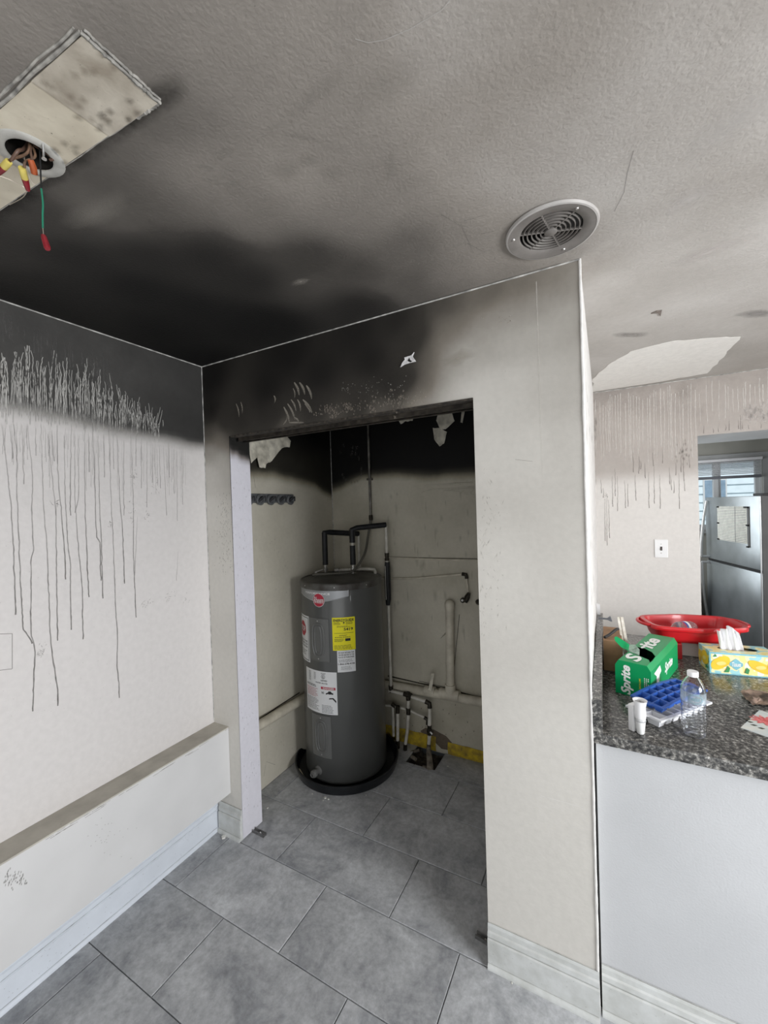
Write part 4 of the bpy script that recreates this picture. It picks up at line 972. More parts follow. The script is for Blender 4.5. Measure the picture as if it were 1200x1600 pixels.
# insulated pipes from the heater to the back wall
M_ins = mat('black_pipe_insulation', (.012, .013, .015), .55, var=.3, scale=30, bump=.2)
M_pvc = mat('white_pipe', (.62, .60, .54), .45, var=.14, scale=20, col2=(.42, .40, .35))
M_old = mat('painted_old_pipe', (.60, .56, .46), .5, var=.2, scale=16, bump=.25, col2=(.42, .385, .31))
M_fit = mat('sooted_brass_fitting', (.05, .043, .03), .5, .5, var=.4, scale=60)
M_tip = mat('melted_tip', (.2, .19, .18), .5)
zA = 1.512; eA = onY(560, 834, 1.05)
pA = thing('hot_water_pipe', 'black-insulated pipe rising from the left of the heater top', 'pipe', (N1.x, N1.y, HT+.05))
obj('insulation', MB().tube([(N1.x, N1.y, HT+.062), (N1.x, N1.y, zA)], .019, 14), M_ins, pA, smooth=True)
obj('elbow_insulation', MB().tube([(N1.x, N1.y, zA-.03), (N1.x, N1.y, zA-.002), (N1.x+.02, N1.y+.035, zA-.002), eA+V((0, 0, 0))], .019, 14), M_ins, pA, smooth=True)
obj('pipe', MB().tube([(N1.x, N1.y, HT+.045), (N1.x, N1.y, HT+.08)], .0105, 10), M_pvc, pA, smooth=True)
obj('pipe', MB().tube([eA, eA+V((0, 0, -.35))], .0105, 10), M_pvc, pA, smooth=True)
zB = 1.528; eB = onY(603, 820, 1.045)
pB = thing('cold_water_pipe', 'black-insulated pipe from heater top to the white riser on the back wall', 'pipe', (N2.x, N2.y, HT+.05))
obj('insulation', MB().tube([(N2.x, N2.y, HT+.062), (N2.x, N2.y, zB-.11)], .019, 14), M_ins, pB, smooth=True)
obj('insulation', MB().tube([(N2.x, N2.y, zB-.09), (N2.x, N2.y, zB)], .020, 14), M_ins, pB, smooth=True)
obj('insulation', MB().tube([(N2.x, N2.y, zB-.03), (N2.x, N2.y, zB-.002), V((N2.x, N2.y, zB))+(eB-V((N2.x, N2.y, zB)))*.15+V((0, 0, .006)), eB], .019, 14), M_ins, pB, smooth=True)
obj('pipe', MB().tube([(N2.x, N2.y, HT+.045), (N2.x, N2.y, zB)], .0105, 10), M_pvc, pB, smooth=True)
def by(x, y, Y=1.045): return onY(x, y, Y)
r1 = [by(603.5, 822), by(603.5, 866)]; 
rz = lambda y: V((eB.x, 1.045, onY(604, y, 1.045).z))
obj('pipe', MB().tube([rz(822), rz(868)], .0105, 10).tube([rz(876), rz(1072)], .0105, 10), M_pvc, pB, smooth=True)
obj('fitting', MB().tube([rz(864), rz(872), rz(873), rz(876)], .014, 10, rs=[.016, .013, .016, .016]), M_fit, pB, smooth=True)
obj('insulation', MB().tube([rz(878)+V((.002, 0, 0)), rz(890), rz(935), rz(945)+V((-.002, 0, 0))], .021, 14, rs=[.018, .021, .021, .015]), M_ins, pB, smooth=True)
mbq = MB().tube([rz(884)+V((-.005, -.0205, 0)), rz(936)+V((-.005, -.0205, 0))], .0025, 6); obj('seam_slit', mbq, M_pvc, pB)
eC = rz(1078)
obj('elbow', MB().tube([rz(1070), eC, by(612, 1081)], .016, 10), M_fit, pB, smooth=True)
# supply manifold low on the back wall
mf = thing('supply_manifold', 'rack of thin white pipes and dark fittings rising from the floor hole', 'pipe', (.72, 1.06, 0))
Y1 = 1.04; q = lambda x, y, Y=Y1: onY(x, y, Y)
obj('upper_pipe', MB().tube([q(608, 1079), q(633, 1085)], .0115, 10).tube([q(641, 1088), q(668, 1097)], .0115, 10), M_pvc, mf, smooth=True)
obj('tee', MB().tube([q(631, 1084), q(643, 1088)], .016, 10).tube([q(637, 1082), q(638, 1094)], .015, 10), M_fit, mf, smooth=True)
obj('elbow', MB().tube([q(665, 1096), q(671, 1099), q(671.5, 1106)], .016, 10), M_fit, mf, smooth=True)
zf = q(671, 1110)
obj('right_riser', MB().tube([q(671.5, 1106), q(671, 1136)], .0125, 10).tube([q(671, 1150), q(670, 1164, 1.08)], .0125, 10), M_pvc, mf, smooth=True)
obj('shutoff_valve', MB().tube([q(671, 1133), q(671, 1137), q(671, 1142), q(671, 1148)], .016, 10, rs=[.016, .013, .018, .014]).box(q(672, 1140)+V((0, -.02, -.004)), q(672, 1140)+V((.03, -.014, .012)), .001), M_fit, mf, smooth=True)
obj('valve_lever', MB().tube([q(674, 1141)+V((0, -.02, 0)), q(677, 1145)+V((0, -.02, 0))], .005, 6), mat('white_lever', (.7, .7, .68), .4), mf)
obj('rough_stub', MB().tube([q(670, 1163, 1.08), q(670, 1175, 1.025), onZ(672, 1196, .01), onZ(671, 1202, -.01)], .02, 9, rs=[.013, .017, .022, .026]), mat('cement_crusted_pipe', (.22, .19, .15), .85, var=.35, scale=40, bump=.6), mf, smooth=True)
zr = lambda x, y0, y1, Y=Y1: [q(x[0], y0, Y), q(x[1], y1, Y)]
obj('middle_riser', MB().tube([q(638, 1094), q(638, 1106)], .0115, 10).tube([q(638, 1116), q(637, 1138), q(633.5, 1163)], .0115, 10), M_pvc, mf, smooth=True)
obj('tee', MB().tube([q(638, 1106), q(638, 1116)], .015, 10), M_fit, mf, smooth=True)
obj('riser_foot', MB().tube([q(633.5, 1162), q(632, 1185, 1.06)], .014, 8), M_fit, mf, smooth=True)
Y2 = 1.055
obj('lower_pipe', MB().tube([q(600, 1102, Y2), q(612, 1103, Y2)], .008, 8).tube([q(618, 1104, Y2), q(634, 1108, Y2)], .008, 8).tube([q(642, 1111, Y2), q(665, 1122, Y2)], .008, 8), M_pvc, mf, smooth=True)
obj('elbow', MB().tube([q(663, 1121, Y2), q(668, 1124, Y2), q(668, 1132, Y2)], .012, 8), M_fit, mf, smooth=True)
obj('left_riser', MB().tube([q(621.5, 1114, 1.025), q(621.5, 1157, 1.025)], .0115, 10), M_pvc, mf, smooth=True)
obj('tee', MB().tube([q(621.5, 1103, 1.025), q(621.5, 1114, 1.025)], .014, 10).tube([q(612, 1100, Y2), q(618, 1104, Y2)], .014, 8), M_fit, mf, smooth=True)
obj('riser_foot', MB().tube([q(621.5, 1156, 1.025), q(622, 1172, 1.06)], .014, 8), M_fit, mf, smooth=True)
obj('rear_riser', MB().tube([q(614, 1104, Y2), q(615, 1150, Y2)], .0095, 8), M_pvc, mf, smooth=True)
obj('debris', MB().tube([onZ(643, 1182, .0), onZ(650, 1187, -.005)], .012, 7).tube([onZ(655, 1172, .0), onZ(640, 1176, -.01)], .01, 7).box(onZ(660, 1199, .0), onZ(660, 1199, .0)+V((.02, .01, .01)), .001), mat('cement_crusted_pipe', (.22, .19, .15), .85), mf, kind='stuff')
# big drain pipe along the back wall with its capped standpipe
dp = thing('drain_pipe', 'thick cream drain pipe along the back wall with capped standpipe', 'pipe', (.9, 1.09, .4))
Yd = 1.094; a = onY(606, 1070, Yd); b = onY(752, 1097, Yd)
d = (b-a).normalized(); pr = .029
t0 = onY(704, 1086, Yd)
obj('horizontal_pipe', MB().tube([a-d*.45, b+d*.45], pr, 20), M_old, dp, smooth=True)
obj('tee_fitting', MB().tube([t0-d*.075, t0-d*.074, t0+d*.06, t0+d*.061], pr+.006, 20, rs=[pr, pr+.007, pr+.007, pr]).tube([t0, t0+V((0, 0, .07))], pr+.005, 18), M_old, dp, smooth=True)
obj('coupling', MB().tube([onY(664, 1078, Yd), onY(680, 1081, Yd)], pr+.003, 20), M_old, dp, smooth=True)
vt = onY(711, 945, Yd)
tp = V((t0.x+.012, Yd, vt.z))
obj('standpipe', MB().tube([t0+V((0, 0, .06)), tp], .027, 20), M_old, dp, smooth=True)
obj('domed_cap', MB().tube([tp+V((0, 0, -.03)), tp+V((0, 0, -.005)), tp+V((0, 0, .01)), tp+V((0, 0, .024)), tp+V((0, 0, .031))], .03, 20, rs=[.030, .033, .032, .022, .008]), M_old, dp, smooth=True)
obj('paint_strip', MB().prism([onY(x, y, Yd-.034) for x, y in ((669, 1078), (673, 1060), (674, 1052), (679, 1052), (677, 1062), (674, 1080))], (0, .004, 0)), mat('peeled_paint', (.66, .63, .54), .7), dp)
# drain pipe on the closet's left wall
a = onX(404, 1134, .045); b = onX(470, 1094, .045); d = (b-a).normalized()
t = obj('wall_pipe', MB().tube([a-d*.12, b+d*.42], .029, 20), M_old, None, smooth=True, origin=a); tag(t, 'thick painted pipe low on the closet left wall behind the jamb', 'pipe')
# thin supply lines
t = obj('thin_pipe', MB().tube([onY(600, 871, YB-.006), onY(680, 874, YB-.006), onY(760, 876, YB-.006)], .0065, 8), M_old, None, smooth=True, origin=onY(680, 874, YB-.006)); tag(t, 'thin painted pipe, upper straight one of two on the closet back wall', 'pipe')
tp2 = thing('supply_line', 'thin painted pipe, lower one, ending in an elbow and black valve', 'pipe', onY(680, 900, 1.12))
obj('pipe', MB().tube(bez([onY(596, 904, YB-.007), onY(640, 904, YB-.009), onY(680, 901, YB-.009), onY(724, 897, YB-.009)], 6), .007, 8), M_old, tp2, smooth=True)
obj('elbow', MB().tube([onY(722, 897, YB-.012), onY(728, 898, YB-.012), onY(729, 904, YB-.012)], .012, 8), M_fit, tp2, smooth=True)
obj('drop', MB().tube([onY(729, 902, YB-.012), onY(732, 930, YB-.016)], .006, 8), M_old, tp2, smooth=True)
vv = onY(727, 937, YB-.03)
obj('valve_body', MB().tube([onY(733, 926, YB-.02), onY(730, 933, YB-.025), onY(727, 941, YB-.03)], .012, 8, rs=[.010, .018, .014]), M_fit, tp2, smooth=True)
obj('valve_handle', MB().lathe(vv+V((-.01, -.02, 0)), [(.004, -.004), (.016, -.003), (.018, 0), (.016, .003), (.004, .004)], 12, M=Matrix.Rotation(R(70), 4, 'X')), M_fit, tp2, smooth=True)
obj('valve_button', MB().lathe(vv+V((-.012, -.026, 0)), [(.0005, -.003), (.007, -.002), (.007, .003)], 10, M=Matrix.Rotation(R(90), 4, 'X')), mat('white_lever', (.7, .7, .68), .4), tp2)
t = obj('valve', MB().lathe(onY(748, 941, YB-.03), [(.006, -.02), (.017, -.014), (.011, 0), (.019, .006), (.017, .016), (.005, .02)], 12, M=Matrix.Rotation(R(70), 4, 'X')), M_fit, None, smooth=True, origin=onY(748, 941, YB-.02)); tag(t, 'small black valve half hidden behind the right jamb', 'valve')
# conduit and flexible cable
cdz = lambda y: onY(578, y, YB-.02)
X0 = onY(577, 740, YB-.02).x
cz_ = lambda z: V((X0, YB-.018, z))
cn = thing('conduit', 'grey metal electrical conduit running down the closet back wall to the heater', 'conduit', cz_(1.6))
zb_ = onY(579, 812, YB-.02).z
obj('rigid_conduit', MB().tube([cz_(zb_), cz_(2.435)], .009, 10), mat('sooted_conduit', (.22, .21, .185), .45, .4, var=.5, scale=14, col2=(.05, .045, .04)), cn, smooth=True)
obj('coupling', MB().tube([cz_(zb_-.005), cz_(zb_+.005), cz_(zb_+.03), cz_(zb_+.035)], .014, 10, rs=[.012, .015, .015, .010]), M_fit, cn, smooth=True)
obj('strap', MB().box(cz_(1.88)+V((-.02, -.011, -.008)), cz_(1.88)+V((.02, .016, .008)), .002), mat('sooted_conduit', (.22, .21, .185), .45), cn)
fl = bez([cz_(zb_), onY(575, 838, 1.08), onY(572, 858, 1.02), onY(566, 873, .96), V((.345, .86, HT+.025)), V((.27, .78, HT+.018)), V((.17, .72, HT+.016)), V((.13, .70, HT+.012))], 14)
obj('flexible_cable', MB().tube(fl, .009, 10, rs=[.0095 if i % 2 else .0080 for i in range(len(fl))]), mat('flex_cable_grey', (.17, .165, .14), .5, .3, var=.2), cn, smooth=True, ang=80)
t = obj('overflow_pipe', MB().tube(bez([(.22, .87, HT+.022), (.33, .95, HT+.024), (.44, .965, HT+.026), (.455, .968, HT+.018), (.458, .968, HT-.004)], 6), .011, 10), M_pvc, heater, smooth=True)
obj('brass_union', MB().tube([(.20, .86, HT+.020), (.225, .873, HT+.022)], .018, 8), chrome, heater)
# drain pan with chips
PC = V((.314, .772, 0)); PR = .338
pan = thing('drain_pan', 'round black plastic drain pan under the water heater', 'drain pan', (PC.x, PC.y, 0))
obj('pan', MB().lathe(PC, [(.0005, .012), (PR-.030, .012), (PR-.022, .02), (PR-.012, .056), (PR-.006, .060), (PR, .058), (PR+.001, .052), (PR-.014, .001), (.0005, .0008)], 96, cap=False), mat('black_pan_plastic', (.012, .014, .017), .33, var=.3, scale=12, coat=.15), pan, smooth=True, ang=35)
obj('stand', MB().lathe(HC, [(.2, .0125), (.2, .0215)], 40), mat('black_pan_plastic', (.012, .014, .017), .33), pan)
t = obj('paper_scrap', MB().prism([onZ(465, 1200, .05), onZ(469, 1202, .045), onZ(477, 1216, .03), onZ(475, 1219, .022), onZ(468, 1213, .03), onZ(464, 1204, .045)], (.001, 0, .001)), mat('cream_paper', (.62, .55, .40), .7), pan, label='torn cream label inside the pan wall')
# floor crumbs by the pan: single plaster chips
for i, (x, y, s) in enumerate(((508,1247,.012),(513,1249,.009),(488,1241,.006),(505,1251,.005),(572,1243,.005),(533,1252,.004),(591,1233,.004),(349,1309,.014),(418,1263,.007),(800,1537,.004),(700,1198,.006))):
    p = onZ(x, y, 0); mb = MB(); P = [V((p.x+s*random.uniform(.6, 1)*math.cos(a), p.y+s*random.uniform(.5, 1)*math.sin(a), .0006)) for a in (0, 1.2, 2.3, 3.6, 5)]
    mb.prism(P, (0, 0, s*.45))
    t = obj('plaster_chip', mb, mat('plaster_chip_white', (.78, .77, .72), .8), None, origin=p)
    lb = ('larger white plaster chip in front of the drain pan', 'flat white plaster chip right of the larger chip before the pan', 'tiny white chip at the pan’s lower left edge', 'tiny white crumb just nearer than the larger chip before the pan', 'tiny white chip under the pan’s right front edge', 'white speck of plaster before the middle of the pan', 'white speck of plaster on the tiles right of the pan rim', 'white plaster chip at the left baseboard corner', 'small white chip on the floor inside the closet’s left jamb', 'white speck of plaster near the right baseboard', 'pale plaster chip on the tiles right of the floor hole')[i].replace('’', "'")
    tag(t, lb, 'plaster chip')
# loose metal brackets at the feet of the jambs
def bracket(name, a, b, label, w=.022):
    a, b = Vector(a), Vector(b); d = (b-a).normalized(); s = V((-d.y, d.x, 0))*w/2
    mb = MB().prism([a-s, b-s, b+s, a+s], (0, 0, .002)); mb.prism([a-s+V((0, 0, .002)), b-s+V((0, 0, .002)), b-s*.75+V((0, 0, .002)), a-s*.75+V((0, 0, .002))], (0, 0, .012)); mb.prism([a+s*.75+V((0, 0, .002)), b+s*.75+V((0, 0, .002)), b+s+V((0, 0, .002)), a+s+V((0, 0, .002))], (0, 0, .012))
    t = thing(name, label, 'floor bracket', a); obj('channel', mb, mat('zinc_bracket', (.34, .34, .335), .35, .7, var=.25, scale=40), t)
    obj('pivot_pin', MB().lathe(a.lerp(b, .6)+V((0, 0, .0021)), [(.005, 0), (.005, .006), (.003, .009)], 10), mat('zinc', (.65, .64, .62), .3, .8), t)
bracket('floor_bracket', onZ(396, 1298, .0008), onZ(414, 1307, .0008), 'small metal door pivot bracket at the foot of the left jamb')
bracket('floor_bracket', onZ(744, 1462, .0008), onZ(769, 1478, .0008), 'dark metal door pivot bracket at the foot of the right jamb')
# hook rail
hr0 = onX(388, 781, 0); hr1 = onX(457, 781, 0); zc = 1.752
hk = thing('hook_rail', 'grey plastic broom holder rail with round clips in the closet', 'hook rail', (0, .45, zc))
M_hk = mat('grey_hook_plastic', (.13, .135, .14), .5, var=.2, scale=60)
obj('rail', MB().box((.0008, .24, zc-.030), (.012, hr1.y, zc+.026), .004), M_hk, hk)
n = 5
for i in range(n):
    y = hr1.y-.040-i*.090
    obj('clip', MB().lathe((.012, y, zc-.010), [(.033, 0), (.035, .008), (.031, .013), (.022, .013), (.019, .006), (.0005, .006)], 22, M=Matrix.Rotation(R(90), 4, 'Y'), cap=False), M_hk, hk, smooth=True)
    obj('roller', MB().tube([(.02, y-.02, zc-.022), (.03, y+.012, zc+.006)], .009, 10), mat('dark_roller', (.03, .03, .032), .6), hk, smooth=True)
    obj('hook_arm', MB().box((.012, y+.030, zc-.02), (.024, y+.042, zc+.012), .002), mat('dark_roller', (.03, .03, .032), .6), hk)
    obj('rivet', MB().lathe((.0205, y+.012, zc+.014), [(.0035, 0), (.003, .002), (.0003, .003)], 8, M=Matrix.Rotation(R(90), 4, 'Y'), cap=False), mat('zinc', (.65, .64, .62), .3, .8), hk)

# ------------------------------------------------------------------ RIGHT SIDE: PENINSULA AND WORKTOP
ZC = .93; ZB = .893; CX1 = 3.35
mb = MB().box((XW+.010, .032, 0), (CX1-.02, 1.12, ZB-.001))
struct('wall_peninsula', mb, M_panel)
struct('gap_filler', MB().box((XW+.0012, .034, 0), (XW+.0095, .06, ZB-.002)), mat('gap_shade', (.02, .02, .02), .9))  # near-black filler stands in for the shade inside the gap
def granite():
    m = bpy.data.materials.new('speckled_granite'); nt, p = nodes_of(m)
    tc = N(nt, 'ShaderNodeTexCoord'); v1 = N(nt, 'ShaderNodeTexVoronoi'); v1.inputs['Scale'].default_value = 190; v2 = N(nt, 'ShaderNodeTexNoise'); v2.inputs['Scale'].default_value = 85; v2.inputs['Detail'].default_value = 6; v2.inputs['Roughness'].default_value = .75
    n3 = N(nt, 'ShaderNodeTexNoise'); n3.inputs['Scale'].default_value = 16; n3.inputs['Detail'].default_value = 5
    for n in (v1, v2, n3): nt.links.new(tc.outputs['Object'], n.inputs['Vector'])
    cr = N(nt, 'ShaderNodeValToRGB'); cr.color_ramp.interpolation = 'LINEAR'; e = cr.color_ramp.elements
    e[0].position = .38; e[0].color = (.03, .031, .032, 1); e[1].position = .70; e[1].color = (.52, .52, .50, 1)
    for pos, c in ((.47, (.07, .07, .07, 1)), (.55, (.16, .158, .15, 1)), (.60, (.33, .325, .31, 1))): k = e.new(pos); k.color = c
    nt.links.new(v2.outputs['Fac'], cr.inputs[0])
    c2 = N(nt, 'ShaderNodeValToRGB'); e = c2.color_ramp.elements; e[0].position = .0; e[0].color = (.45, .45, .45, 1); e[1].position = .9; e[1].color = (1.35, 1.33, 1.28, 1)
    nt.links.new(v1.outputs['Color'], c2.inputs[0])
    mx = N(nt, 'ShaderNodeMix', data_type='RGBA', blend_type='MULTIPLY'); mx.inputs[0].default_value = .8
    nt.links.new(cr.outputs[0], mx.inputs[6]); nt.links.new(c2.outputs[0], mx.inputs[7])
    mr = N(nt, 'ShaderNodeMapRange'); mr.inputs[1].default_value = .3; mr.inputs[2].default_value = .7; mr.inputs[3].default_value = .7; mr.inputs[4].default_value = 1.4; nt.links.new(n3.outputs['Fac'], mr.inputs[0])
    m2 = N(nt, 'ShaderNodeMix', data_type='RGBA', blend_type='MULTIPLY'); m2.inputs[0].default_value = 1
    nt.links.new(mx.outputs[2], m2.inputs[6]); nt.links.new(mr.outputs[0], m2.inputs[7]); nt.links.new(m2.outputs[2], p.inputs['Base Color'])
    p.inputs['Roughness'].default_value = .22; p.inputs['Specular IOR Level'].default_value = .5
    return m
M_gran = granite()
ct = thing('countertop', 'dark speckled granite worktop on the white peninsula', 'countertop', (2.3, .5, ZB))
obj('slab', MB().box((XW+.0015, -.003, ZB), (CX1, 1.165, ZC), .009), M_gran, ct, smooth=True)
obj('side_splash', MB().box((XW+.0018, -.002, ZC-.006), (XW+.031, 1.15, 1.036), .0015), M_gran, ct)
# white wall plate with toggle
sp = onY(1033, 857, YF); sw = thing('light_switch', 'white toggle light switch on the far wall', 'light switch', (sp.x, YF, sp.z))
hw, hh = .037, .060
obj('plate', MB().box((sp.x-hw, YF-.0065, sp.z-hh), (sp.x+hw, YF-.0008, sp.z+hh), .003), mat('white_switch_plate', (.86, .86, .86), .3, var=.02), sw)
obj('slot', MB().box((sp.x-.006, YF-.0075, sp.z-.013), (sp.x+.006, YF-.006, sp.z+.013)), mat('brown_slot', (.06, .045, .04), .6), sw)
obj('toggle', MB().box((sp.x-.004, YF-.016, sp.z-.010), (sp.x+.004, YF-.006, sp.z+.002), .001), mat('dark_toggle', (.10, .08, .07), .4), sw)
for s in (-1, 1): obj('screw', MB().lathe((sp.x, YF-.0062, sp.z+s*.030), [(.004, 0), (.003, .0015), (.0004, .002)], 10, M=Matrix.Rotation(R(90), 4, 'X'), cap=False), mat('zinc', (.65, .64, .62), .3, .8), sw)

# soda carton --------------------------------------------------------------
A = onZ(962, 1081.5, ZC); B = onZ(1018, 1097, ZC); u = (B-A).normalized(); vv_ = V((-u.y, u.x, 0)); wd = (B-A).length
C_ = onZ(1049, 1041, ZC); ln = max(.30, (C_-B).dot(vv_)); ht = zAt(962, 1030, A)-ZC
crt = thing('soda_carton', 'green twelve-can soda carton torn open on the worktop', 'carton', A.lerp(B, .5)+vv_*ln/2)
Mg = mat('green_card', (.0, .30, .095), .35, var=.05); Mcd = mat('brown_card_inside', (.10, .075, .05), .8); Mgd = mat('dark_inside', (.012, .01, .008), .9)
def bxp(a, b, c): return A+u*a*wd+vv_*b*ln+V((0, 0, c*ht+.0006))
ch = .10
side = [(0, 0), (1, 0), (1, 1-ch*1.6), (1-ch, 1), (ch, 1), (0, 1-ch*1.6)]
mb = MB(); k = len(side)
mb.add([bxp(a, 0, c) for a, c in side], [tuple(range(k))]); mb.add([bxp(a, 1, c) for a, c in side], [tuple(range(k))[::-1]])
for i in range(k):
    if i == 3: continue
    (a, c), (a2, c2) = side[i], side[(i+1) % k]; mb.add([bxp(a, 0, c), bxp(a2, 0, c2), bxp(a2, 1, c2), bxp(a, 1, c)], [(0, 1, 2, 3)])
holep = [(.10, .30), (.22, .27), (.5, .22), (.80, .17), (.90, .10), (.92, .16), (.88, .30), (.70, .40), (.45, .46), (.2, .47), (.12, .42)]
mb.flat([bxp(ch, 0, 1), bxp(1-ch, 0, 1), bxp(1-ch, 1, 1), bxp(ch, 1, 1)], [[bxp(a, b, 1) for a, b in holep]])
obj('carton_body', mb, Mg, crt, cleanup=False)
ins = MB(); ins.grid([.03, .97], [.02, .98], lambda a, b: bxp(a, b, .04)); 
for a in (.02, .98): ins.add([bxp(a, 0.02, .04), bxp(a, .98, .04), bxp(a, .98, .78), bxp(a, 0.02, .78)], [(0, 1, 2, 3)])
obj('inside', ins, Mgd, crt, cleanup=False)
fl_ = [bxp(.10, .30, 1), bxp(.12, .42, 1), bxp(-.05, .40, 1.13), bxp(-.22, .38, 1.24), bxp(-.33, .36, 1.32), bxp(-.36, .32, 1.31), bxp(-.30, .29, 1.24), bxp(-.10, .28, 1.08)]
obj('torn_flap', MB().prism(fl_, (0, 0, .0015)), Mg, crt)
fw = [bxp(.12, .28, 1.01), bxp(.5, .215, 1.02), bxp(.45, .28, 1.12), bxp(.25, .36, 1.16), bxp(.05, .38, 1.12)]
obj('torn_flap', MB().prism(fw, (0, 0, .0015)), mat('pale_green_card', (.40, .55, .46), .5, var=.3, scale=60), crt)
Mwp = mat('white_card_print', (.86, .88, .86), .4, var=.02)
mb = MB(); e = -.0012/ln
put_text(mb, 'Sprite', .34, .46, .86, .36, lambda a, c: bxp(a, e, c), rot=R(90), shear=.25, bold=.035)
put_text(mb, 'Sprite', .52, .30, .80, .34, lambda a, b: bxp(a, b, 1.012), rot=R(0), shear=.25, bold=.04) if False else None
put_text(mb, 'Sprite', .50, .66, .20, .70, lambda b, a: bxp(.5, .5, 1.01)*0+bxp(a, b, 1.012), rot=0, shear=.25, bold=.035) if False else None
# big word along the carton's top, broken by the tear
vs, fs, asp = text_tris('Sprite', .25, .035)
tp_ = [bxp(.47-y*.62, .44+x*.80, 1.012) for x, y in vs]
def in_hole(p):
    a = (p-A).dot(u)/wd; b = (p-A).dot(vv_)/ln
    ins_ = False; n = len(holep); j = n-1
    for i in range(n):
        xi, yi = holep[i]; xj, yj = holep[j]
        if (yi > b) != (yj > b) and a < (xj-xi)*(b-yi)/(yj-yi)+xi: ins_ = not ins_
        j = i
    return ins_
fs = [f for f in fs if not in_hole((tp_[f[0]]+tp_[f[1]]+tp_[f[2]])/3)]
mb.add(tp_, fs)
put_lines(mb, .78, .95, .12, .62, 1, lambda a, c: bxp(a, e, c), th=.0)
for i in range(3): 
    for j in range(9):
        if random.random() < .8: mb.add([bxp(.82+.05*i, e, .16+.055*j), bxp(.84+.05*i, e, .16+.055*j), bxp(.84+.05*i, e, .20+.055*j), bxp(.82+.05*i, e, .20+.055*j)], [(0, 1, 2, 3)])
# white zigzag burst down the right side
ed = 1.004
mb.add([bxp(ed, b, c) for b, c in ((.10, .70), (.30, .76), (.34, .55), (.28, .50), (.26, .30), (.16, .22), (.12, .05), (.06, .05), (.09, .28), (.17, .38), (.18, .55))], [(0, 1, 2, 10), (2, 3, 9, 10), (3, 4, 8, 9), (4, 5, 7, 8), (5, 6, 7)])
put_text(mb, 'Sprite', .62, .45, .30, .4, lambda b, c: bxp(ed, b, c), shear=.25, bold=.03)
obj('white_lettering', mb, Mwp, crt, cleanup=False)
my = MB(); put_text(my, 'LEMON-LIME', .70, .42, .34, .05, lambda a, c: bxp(a, e, c), rot=R(90), bold=.02); put_text(my, 'LEMON-LIME', .30, .80, .05, .22, lambda a, b: bxp(a, b, 1.012), bold=.02) if False else None
obj('yellow_lettering', my, mat('yellow_card_print', (.65, .60, .05), .5), crt, cleanup=False)

# tissue box ----------------------------------------------------------------
A2 = onZ(1110, 1052, ZC); u2 = (onZ(1200, 1059.5, ZC)-A2).normalized(); v2_ = V((-u2.y, u2.x, 0)); L2, D2 = .235, .118; H2 = zAt(1110, 1018.5, A2)-ZC
tb = thing('tissue_box', 'flat yellow and blue lemon-print tissue box with a white tissue', 'tissue box', A2+u2*L2/2+v2_*D2/2+V((0, 0, ZC-ZC)))
def tp3(a, b, c): return A2+u2*a*L2+v2_*b*D2+V((0, 0, c*H2+.0006))
mb = MB()
oh = [(.5+.30*math.cos(t), .5+.22*math.sin(t)) for t in [2*math.pi*i/18 for i in range(18)]]
P = [tp3(0, 0, 0), tp3(1, 0, 0), tp3(1, 1, 0), tp3(0, 1, 0), tp3(0, 0, 1), tp3(1, 0, 1), tp3(1, 1, 1), tp3(0, 1, 1)]
mb.add(P, [(0, 3, 2, 1), (0, 1, 5, 4), (1, 2, 6, 5), (2, 3, 7, 6), (3, 0, 4, 7)])
mb.flat([tp3(0, 0, 1), tp3(1, 0, 1), tp3(1, 1, 1), tp3(0, 1, 1)], [[tp3(a, b, 1) for a, b in oh]])
def lemon_mat():
    m = bpy.data.materials.new('lemon_print_card'); nt, p = nodes_of(m); tc = N(nt, 'ShaderNodeTexCoord')
    n1 = N(nt, 'ShaderNodeTexNoise'); n1.inputs['Scale'].default_value = 22; n1.inputs['Detail'].default_value = 1; nt.links.new(tc.outputs['Object'], n1.inputs['Vector'])
    cr = N(nt, 'ShaderNodeValToRGB'); cr.color_ramp.interpolation = 'CONSTANT'; e = cr.color_ramp.elements
    e[0].position = 0; e[0].color = (.33, .62, .66, 1); e[1].position = .43; e[1].color = (.84, .80, .46, 1); k = e.new(.56); k.color = (.85, .72, .28, 1); k = e.new(.66); k.color = (.86, .86, .70, 1)
    nt.links.new(n1.outputs['Fac'], cr.inputs[0]); nt.links.new(cr.outputs[0], p.inputs['Base Color']); p.inputs['Roughness'].default_value = .4; return m
obj('box', mb, lemon_mat(), tb, cleanup=False)
blue = mat('pale_blue_print', (.22, .52, .62), .45)
em = MB(); 
for a0_, a1_ in ((-.012, .012),): em.add([tp3(a0_, -.012, 0), tp3(a1_, -.012, 0), tp3(a1_, -.012, 1), tp3(a0_, -.012, 1)], [(0, 1, 2, 3)])
em.add([tp3(0, -.012, .0), tp3(1, -.012, .0), tp3(1, -.012, .05), tp3(0, -.012, .05)], [(0, 1, 2, 3)]); em.add([tp3(0, -.012, .92), tp3(1, -.012, .92), tp3(1, -.012, 1), tp3(0, -.012, 1)], [(0, 1, 2, 3)])
em.add([tp3(.38+.10*math.cos(t), -.016, .50+.20*math.sin(t)*(1+.3*math.cos(4*t))) for t in [2*math.pi*i/16 for i in range(16)]], [tuple(range(16))])
em.add([tp3(-.006, b, c) for b, c in ((.2, .1), (.6, .25), (.8, .5), (.5, .45), (.3, .3))], [(0, 1, 2, 3, 4)])
obj('blue_print', em, blue, tb, cleanup=False)
def lemon(cx, cy, rx, ry, rot, fn):
    ca, sa = math.cos(rot), math.sin(rot); P = []
    for i in range(20):
        t = 2*math.pi*i/20; x = rx*math.cos(t)*(1+.12*abs(math.cos(t))**6); y = ry*math.sin(t); P.append(fn(cx+x*ca-y*sa, cy+x*sa+y*ca))
    return P
